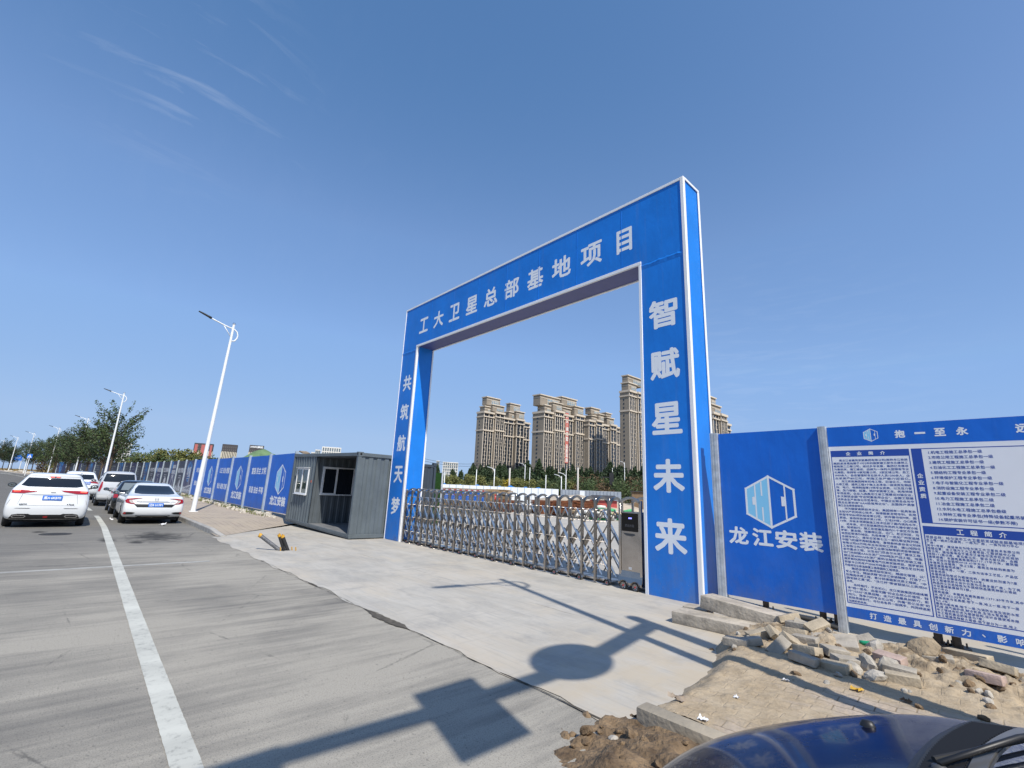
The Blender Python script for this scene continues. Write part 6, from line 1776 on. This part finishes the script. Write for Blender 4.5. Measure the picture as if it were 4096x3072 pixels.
# stone rubble at the foot of the printed hoarding
for i in range(130):
    x = -22.6 - rb.random()**1.3*26; y = 6.95 - abs(rb.gauss(0, .30))
    rock(x, y, rb.uniform(.05, .15), 'pale rubble stone along the foot of the printed hoarding', 'rubble stones along the hoarding', 300+i % 12, M('pale_rubble', (.46, .42, .35), .95, var=.15, vs=5), 'rubble_stone', sw_z(x, y))

# ================================================================== THE SITE BEHIND THE GATE
def wpanel(p0, p1, n, h, mat, postm, label, name, grp=None):
    p0, p1 = Vector(p0), Vector(p1); d = p1-p0; rz = math.atan2(d.y, d.x); L_ = d.length
    t = empty(name, p0, rz, label, 'hoarding')
    for k in range(n):
        a, b_ = L_*k/n, L_*(k+1)/n
        m = MB().box(a+.03, b_-.03, 0, .05, .08, h)
        m.box(a+.03, b_-.03, -.012, -.001, h*.5, h*.5+.03)
        for q in (1, 2): m.box(a+(b_-a)*q/3-.008, a+(b_-a)*q/3+.008, -.006, -.001, .08, h*.49)
        m.build('panel', mat, t); MB().box(a-.03, a+.028, -.03, .06, 0, h+.05).build('post', postm, t)
    return t
WPN = M('white_steel_panel', (.72, .76, .80), .45, var=.04, vs=1); PBL = M('blue_grey_post', (.25, .33, .42), .4)
wpanel((-63, 33.8, 0), (-46.4, 52.7, 0), 25, 2.42, WPN, PBL, 'white panel hoarding across the far side of the site', 'white_hoarding')
GCR = M('grey_corrugated_sheet', (.33, .37, .42), .45, .3, var=.15, vs=1.2)
gf = empty('corrugated_fence', (-46.2, 52.9, 0), math.atan2(5.2, 6.9), 'grey corrugated sheet fence continuing right of the white hoarding', 'fence')
m = corrugate(MB(), (0, 0, .05), (1, 0, 0), (0, 0, 2.3), (0, -1, 0), 8.7, .5, .08); m.build('sheet', GCR, gf); MB().box(2.8, 3.5, -.12, -.09, .1, 2.32).build('white_patch_panel', WPN, gf); MB().box(0, 8.7, -.02, .02, 2.33, 2.40).build('rail', GALV, gf)
rc = empty('site_shed', (-32.6, 50.6, 0), math.atan2(.3, .43), 'brown and red site shed beside the right pillar', 'shed')
MB().box(0, 2.1, 0, 2.2, 0, 2.36).build('brown_wall', M('brown_board', (.19, .125, .07), .8, var=.15, vs=2), rc); MB().box(2.103, 3.1, -.05, 2.2, 0, 2.40).build('red_wall', M('red_sheet', (.42, .07, .06), .6, var=.15, vs=3), rc); MB().box(-.15, 3.2, -.2, 2.4, 2.403, 2.47).build('roof', DKC, rc)
ru = empty('red_stall', (-33.6, 43.6, 0), math.atan2(.6, .7), 'low red stall with a sagging dark roof in front of the corrugated fence', 'stall')
MB().box(0, 3.0, 0, 1.2, 0, 1.25).build('red_wall', MATS['red_sheet'], ru); m = MB(); m.prism([(-.5, -.3, 1.3), (3.3, -.3, 1.35), (2.8, .8, 1.75), (.2, .8, 1.72)], (0, .04, .06)); m.build('roof', M('dark_tarpaulin', (.045, .045, .05), .8), ru)
# light soil mound
mb = MB(); rows = []
for X in frange(-48, -30, 36):
    row = []
    for Y in frange(43, 53, 20):
        t = math.sin(math.pi*(X+48)/18)*math.sin(math.pi*(Y-43)/10); row.append((X, Y, -.05+2.0*max(0, t)**.7*(.85+.4*fbm(X, Y, .3, 4, 2))))
    rows.append(row)
for ra, rb_ in zip(rows[:-1], rows[1:]):
    for k in range(len(ra)-1): mb.quad(ra[k], ra[k+1], rb_[k+1], rb_[k])
tag(mb.build('sand_mound', M('pale_sand', (.44, .37, .28), .95, var=.12, vs=.6, bump=.4, bs=6), smooth=True), 'pale sand mound in front of the corrugated fence', 'sand mound')
# timber stacks, steel, scaffold stock
WOODM = M('sawn_timber', (.36, .25, .14), .85, var=.35, vs=6); RUST = M('rusty_steel', (.15, .048, .016), .8, var=.4, vs=8, bump=.3, bs=30)
def stack(name, loc, rz, L_, Wd, H_, s, mat, label, cat, jit=.25, seed=0):
    r = random.Random(seed); mb = MB(); ny, nz = int(Wd/s), int(H_/s)
    for j in range(nz):
        for i in range(ny):
            o = r.uniform(-jit, jit); a = r.uniform(.72, .95)*s
            if j > nz-3 and r.random() < .35: continue
            y0 = i*s + r.uniform(0, .2)*s
            mb.box(o, L_+o+r.uniform(-jit, jit), y0, y0+a, j*s, j*s+a*.9, Matrix.Rotation(r.uniform(-.03, .03), 4, 'Z'))
    o = mb.build(name, mat); o.location = loc; o.rotation_euler = (0, 0, rz); return tag(o, label, cat)
p = at(1770, 1950, 54); q = at(1975, 1950, 51); d_ = math.atan2(q.y-p.y, q.x-p.x)
for i, (px, D, h_, lb_) in enumerate(((1768, 53, 1.95, 'leftmost timber stack behind the blue barrier'), (1832, 53, 1.9, 'second timber stack from the left behind the blue barrier'), (1892, 52, 1.88, 'third timber stack from the left behind the blue barrier'), (1938, 50, 1.95, 'rightmost timber stack, beside the red fire box'))):
    p = at(px, 1990, D); stack('timber_stack', (p.x, p.y, .02), d_-1.45+1.2, 1.6, 1.75, h_, .085, WOODM, lb_, 'timber stack', .3, i)
bb = at(1758, 2000, 47); be_ = at(1934, 2000, 44.5); d_ = be_-bb; d_.z = 0
bar_ = empty('site_barrier', (bb.x, bb.y, 0), math.atan2(d_.y, d_.x), 'long blue barrier with pale print and red and white striped rails', 'barrier')
Lb_ = d_.length
MB().box(0, Lb_, 0, .05, .75, 1.50).build('blue_board', VINYL_D, bar_)
RW = NG('red_white_stripes', .5); x_, y_, z_ = RW.sep(); RW.col(RW.mix(RW.math('GREATER_THAN', RW.math('FRACT', RW.math('MULTIPLY', x_, 1.6)), .5), (.72, .72, .72), (.50, .04, .05)))
MB().box(-.05, Lb_+.05, -.02, .0, 1.62, 1.72).build('striped_rail', RW.m, bar_); MB().box(-.05, Lb_+.05, -.02, -.003, 1.18, 1.23).build('striped_rail', RW.m, bar_)
MB().box(0, Lb_, -.02, .0, .68, .74).build('white_rail', WHITE_TRIM, bar_)
m = MB(); rr = random.Random(2)
for k in range(5):
    for j in range(26):
        x0 = Lb_*(.06+.19*k)+rr.uniform(0, .75); z0 = .80+rr.uniform(0, .30); m.box(x0, x0+rr.uniform(.05, .16), -.012, -.002-.0002*j, z0, z0+rr.uniform(.01, .03), Matrix.Identity(4))
m.build('pale_print', M('pale_blue_print', (.35, .42, .62), .6), bar_)
for k in range(6): MB().box(Lb_*k/5-.03, Lb_*k/5+.03, .052, .11, 0, 1.75).build('post', GALV, bar_)
p = at(1756, 2020, 41); stack('steel_pipe_stack', (p.x, p.y, .02), math.atan2(d_.y, d_.x)-.05, 4.2, .9, .42, .07, M('dull_grey_pipes', (.26, .29, .30), .45, .6, var=.2, vs=5), 'low stack of grey steel pipes in front of the blue barrier', 'pipe stack', .1, 9)
p = at(1988, 2000, 41); fx = empty('fire_box', (p.x, p.y, 0), .7, 'small red fire box standing on the rusty stack', 'fire box'); MB().box(-.2, .2, -.1, .1, 1.02, 1.42).build('case', M('fire_red', (.55, .03, .03), .5), fx); s_ = Sign((0, -.102, 1.25), (1, 0, 0), (0, 0, 1), (0, -1, 0)); s_.text('119', 0, 0, .10, .22, bold=.008); s_.build('number', WHITE_LET, fx)
for i, (px, D, L_, H_, s, mt, lb_, ct) in enumerate(((1955, 43, 1.5, 1.9, .075, WOODM, 'tall bundle of timber poles left of the red fire box', 'timber stack'), (1975, 41, 1.4, 1.02, .10, RUST, 'rusty steel stack under the red fire box', 'steel stack'), (2030, 42, 1.3, 1.0, .2, DKC, 'dark crate stack between the timber and the white sheets', 'crate stack'), (2150, 40, 2.0, 1.15, .07, RUST, 'rusty scaffold tube stack in the middle of the gate view', 'steel stack'), (2245, 37.5, 2.2, 1.25, .085, RUST, 'large rusty bundle of formwork props', 'steel stack'), (2310, 38, 1.9, 1.3, .06, RUST, 'loose rusty reinforcement bars right of the props', 'steel stack'))):
    p = at(px, 2030, D); stack('material_stack', (p.x, p.y, .02), .75+.1*i, L_, 1.5, H_, s, mt, lb_, ct, .35, 20+i)
p = at(2245, 2060, 36.8); stack('dark_pallet_stack', (p.x, p.y, .02), .8, 2.3, .9, .42, .14, M('black_timber', (.02, .018, .016), .8), 'black pallets under the rusty props', 'pallet stack', .1, 31)
p = at(2050, 2010, 43); sh = MB().box(0, 3.4, 0, .06, .3, 1.05).build('white_sheets', M('grey_white_sheet', (.62, .66, .68), .5)); sh.location = (p.x, p.y, 0); sh.rotation_euler = (R(-12), 0, .72); tag(sh, 'pale sheet leaning behind the gate between two material stacks', 'sheet')
# heap of sandbags
SACK = [M('white_sack', (.62, .60, .55), .8, var=.15, vs=5), M('green_sack', (.06, .36, .14), .7, var=.2, vs=5), M('black_sack', (.05, .05, .05), .7), M('blue_tarp', (.03, .20, .55), .6), M('tan_sack', (.45, .33, .20), .8)]
sk0 = None; rr = random.Random(12)
bm = bmesh.new(); bmesh.ops.create_cube(bm, size=1); bmesh.ops.subdivide_edges(bm, edges=bm.edges, cuts=4, use_grid_fill=True)
for v in bm.verts:
    n_ = v.co.normalized(); v.co = v.co.lerp(n_*.55, .55); v.co = Vector((v.co.x*.62, v.co.y*.42, v.co.z*.20)) * (1+.25*fbm(v.co.x*2, v.co.y*2+v.co.z, 2, 3, 3))
skm = []
me0 = bpy.data.meshes.new('sack'); bm.to_mesh(me0); bm.free(); me0.shade_smooth()
for mt in SACK: m_ = me0.copy(); m_.materials.append(mt); skm.append(m_)
a_, b_ = at(2318, 2075, 36.0), at(2462, 2075, 35.5)
names2 = ['white sack in the heap of filled sacks behind the gate', 'green sack in the heap of filled sacks behind the gate', 'black sack in the heap of filled sacks behind the gate', 'blue tarpaulin bundle on top of the sack heap', 'tan sack in the heap of filled sacks behind the gate']
for i in range(95):
    t = rr.random(); lay = int(rr.random()**1.6*5); k_ = (1-abs(t-.5)*1.1)
    if lay > 5*k_: lay = 1
    p = a_.lerp(b_, t); z = .10 + lay*.19
    wv = 1 if (t > .55 and rr.random() < .5) else rr.choice([0, 0, 0, 0, 2, 4])
    if lay >= 4 and t > .6: wv = 3
    o = bpy.data.objects.new('sack', skm[wv]); COL.objects.link(o)
    o.location = (p.x+rr.gauss(0, .35), p.y+rr.gauss(0, .5)+lay*.10, z); o.rotation_euler = (rr.gauss(0, .15), rr.gauss(0, .15), rr.uniform(0, 6.3)); s_ = rr.uniform(.85, 1.3); o.scale = (s_, s_, s_)
    tag(o, names2[wv], 'sack', 'filled sacks heaped behind the gate')
# blue tarps showing over the white hoarding
TARP = M('bright_blue_tarpaulin', (.025, .20, .55), .5)
for i, (px, wv, hh) in enumerate(((1776, 2.0, 2.75), (1842, 1.2, 2.55), (1864, 1.4, 2.6), (1908, 3.0, 3.0), (1957, 1.6, 2.75), (1998, 2.0, 2.8), (2044, 2.8, 3.05), (2098, 3.0, 2.75), (2152, 2.4, 2.85))):
    wv *= .7; hh = 2.3+(hh-2.55)*.45
    p = at(px, 1950, 79); m = MB(); r = random.Random(i); n = 8
    for a in range(n+1):
        for b in range(5):
            u = a/n; m.v.append(((u-.5)*wv*1.3, (b/4-.5)*1.6, (hh+.25)*(max(.0, math.sin(math.pi*u))**.35)*(1-abs(b/4-.5)*.5) + r.gauss(0, .07)))
    for a in range(n):
        for b in range(4): k = a*5+b; m.f.append((k, k+5, k+6, k+1))
    o = m.build('tarpaulin_cover', TARP if i % 3 != 1 else SACK[3], smooth=True); o.location = (p.x, p.y, 0); o.rotation_euler = (0, 0, .85); tag(o, 'blue tarpaulin covered heap peeking over the white hoarding', 'tarpaulin', 'blue tarpaulins behind the white hoarding')
# small poles on the far street
for i, (px, pt, pb, D, kind) in enumerate(((1780, 1888, 1945, 95, 0), (1907, 1878, 1948, 95, 0), (1979, 1875, 1952, 92, 1), (2040, 1872, 1945, 92, 2), (2101, 1858, 1930, 120, 1), (2120, 1870, 1940, 115, 0), (2184, 1900, 1955, 95, 0), (2246, 1905, 1950, 95, 1), (2264, 1898, 1957, 92, 1), (2312, 1870, 1960, 90, 2), (2450, 1872, 1895, 150, 0), (2498, 1850, 1890, 150, 1), (2265, 1880, 1900, 140, 0))):
    tp = at(px, pt, D); h_ = tp.z
    t = empty('far_pole', (tp.x, tp.y, 0), .8, ('plain grey pole on the street behind the site', 'white street lamp with a single curved arm behind the site', 'pale concrete pole behind the site')[kind], 'pole', ('plain far poles', 'far street lamps', 'far concrete poles')[kind])
    MB().tube([(0, 0, 0), (0, 0, h_)], .10 if kind != 2 else .20, 8, True, .07 if kind != 2 else .14).build('shaft', LAMP_WHITE if kind != 2 else M('concrete_pole', (.52, .49, .45), .8), t, smooth=True)
    if kind == 1:
        MB().tube([(0, 0, h_*.93), (-.5, 0, h_+.1), (-1.5, 0, h_+.35)], .06, 6).build('arm', LAMP_WHITE, t, smooth=True)
# wires along the far street
for i, (z_, lb_) in enumerate(((9.5, 'upper black cable strung across the tree belt'), (8.9, 'lower black cable strung across the tree belt'))):
    pts = []
    for k in range(25):
        px = 1690 + 850*k/24; p = at(px, 1900, 128); pts.append((p.x, p.y, z_ - .9*math.sin(math.pi*((k*3/24) % 1))))
    tag(MB().tube(pts, .035, 4, False).build('cable', BLACKP), lb_, 'cable')
tl = at(2446, 1890, 118); t = empty('traffic_signal', (tl.x, tl.y, 0), .8, 'dark traffic signal head against the tree belt at right', 'traffic light'); MB().box(-.5, .5, -.2, .2, 4.6, 7.4).build('signal_head', BLACKP, t); MB().tube([(0, 0, 0), (0, 0, 7.6)], .12, 8).build('mast', BLACKP, t); MB().box(-2.6, -.5, -.1, .1, 6.2, 6.4).build('bracket', BLACKP, t)
# signs at far left
p = at(117, 1832, 128); cs_ = empty('crossing_sign', (p.x, p.y, 0), R(75), 'blue square pedestrian crossing sign at the fifth street lamp', 'road sign')
zc = at(117, 1824, 128).z
MB().box(-.38, .38, -.03, .03, zc-.38, zc+.38).build('face', PLATE_BLUE, cs_); s_ = Sign((0, -.034, zc), (1, 0, 0), (0, 0, 1), (0, -1, 0), .003); s_.poly([(-.30, -.26), (.30, -.26), (0, .30)]); s_.build('white_triangle', WHITE_LET, cs_)
s_ = Sign((0, -.04, zc), (1, 0, 0), (0, 0, 1), (0, -1, 0), .003); s_.stroke([(-.08, -.22), (0, -.07), (.08, -.22)], .04).stroke([(0, -.07), (0, .06)], .05, 3).stroke([(-.07, 0), (.07, .02)], .03, 5); s_.build('walking_figure', BLUE_INK, cs_); MB().tube([(0, .06, 0), (0, .06, zc+.4)], .06, 8).build('pole', LAMP_WHITE, cs_)
a_, b_ = at(53, 1824, 235), at(90, 1830, 235); bs_ = empty('road_sign', (a_.x, a_.y, 0), math.atan2(b_.y-a_.y, b_.x-a_.x), 'wide blue overhead road sign beyond the tree row', 'road sign'); Wd = math.hypot(b_.x-a_.x, b_.y-a_.y)
MB().box(0, Wd, -.05, .05, a_.z-1.4, a_.z+.6).build('face', PLATE_BLUE, bs_); s_ = Sign((Wd*.55, -.056, a_.z-.5), (1, 0, 0), (0, 0, 1), (0, -1, 0), .003); s_.text('松北大道', 0, 0, .5, Wd*.5); s_.build('lettering', WHITE_LET, bs_); MB().tube([(Wd, .15, 0), (Wd, .15, a_.z+.4)], .12, 8).build('pole', LAMP_WHITE, bs_)
for i in range(26):
    x = -rb.uniform(132, 190); y = cs(x)+4.5+rb.uniform(0, 3); rock(x, y, rb.uniform(.3, .7), 'rubble lump on the verge beyond the hoarding', 'rubble on the far verge', 300+i % 12, M('pale_rubble', (.46, .42, .35), .95), 'rubble_stone', gz(x))
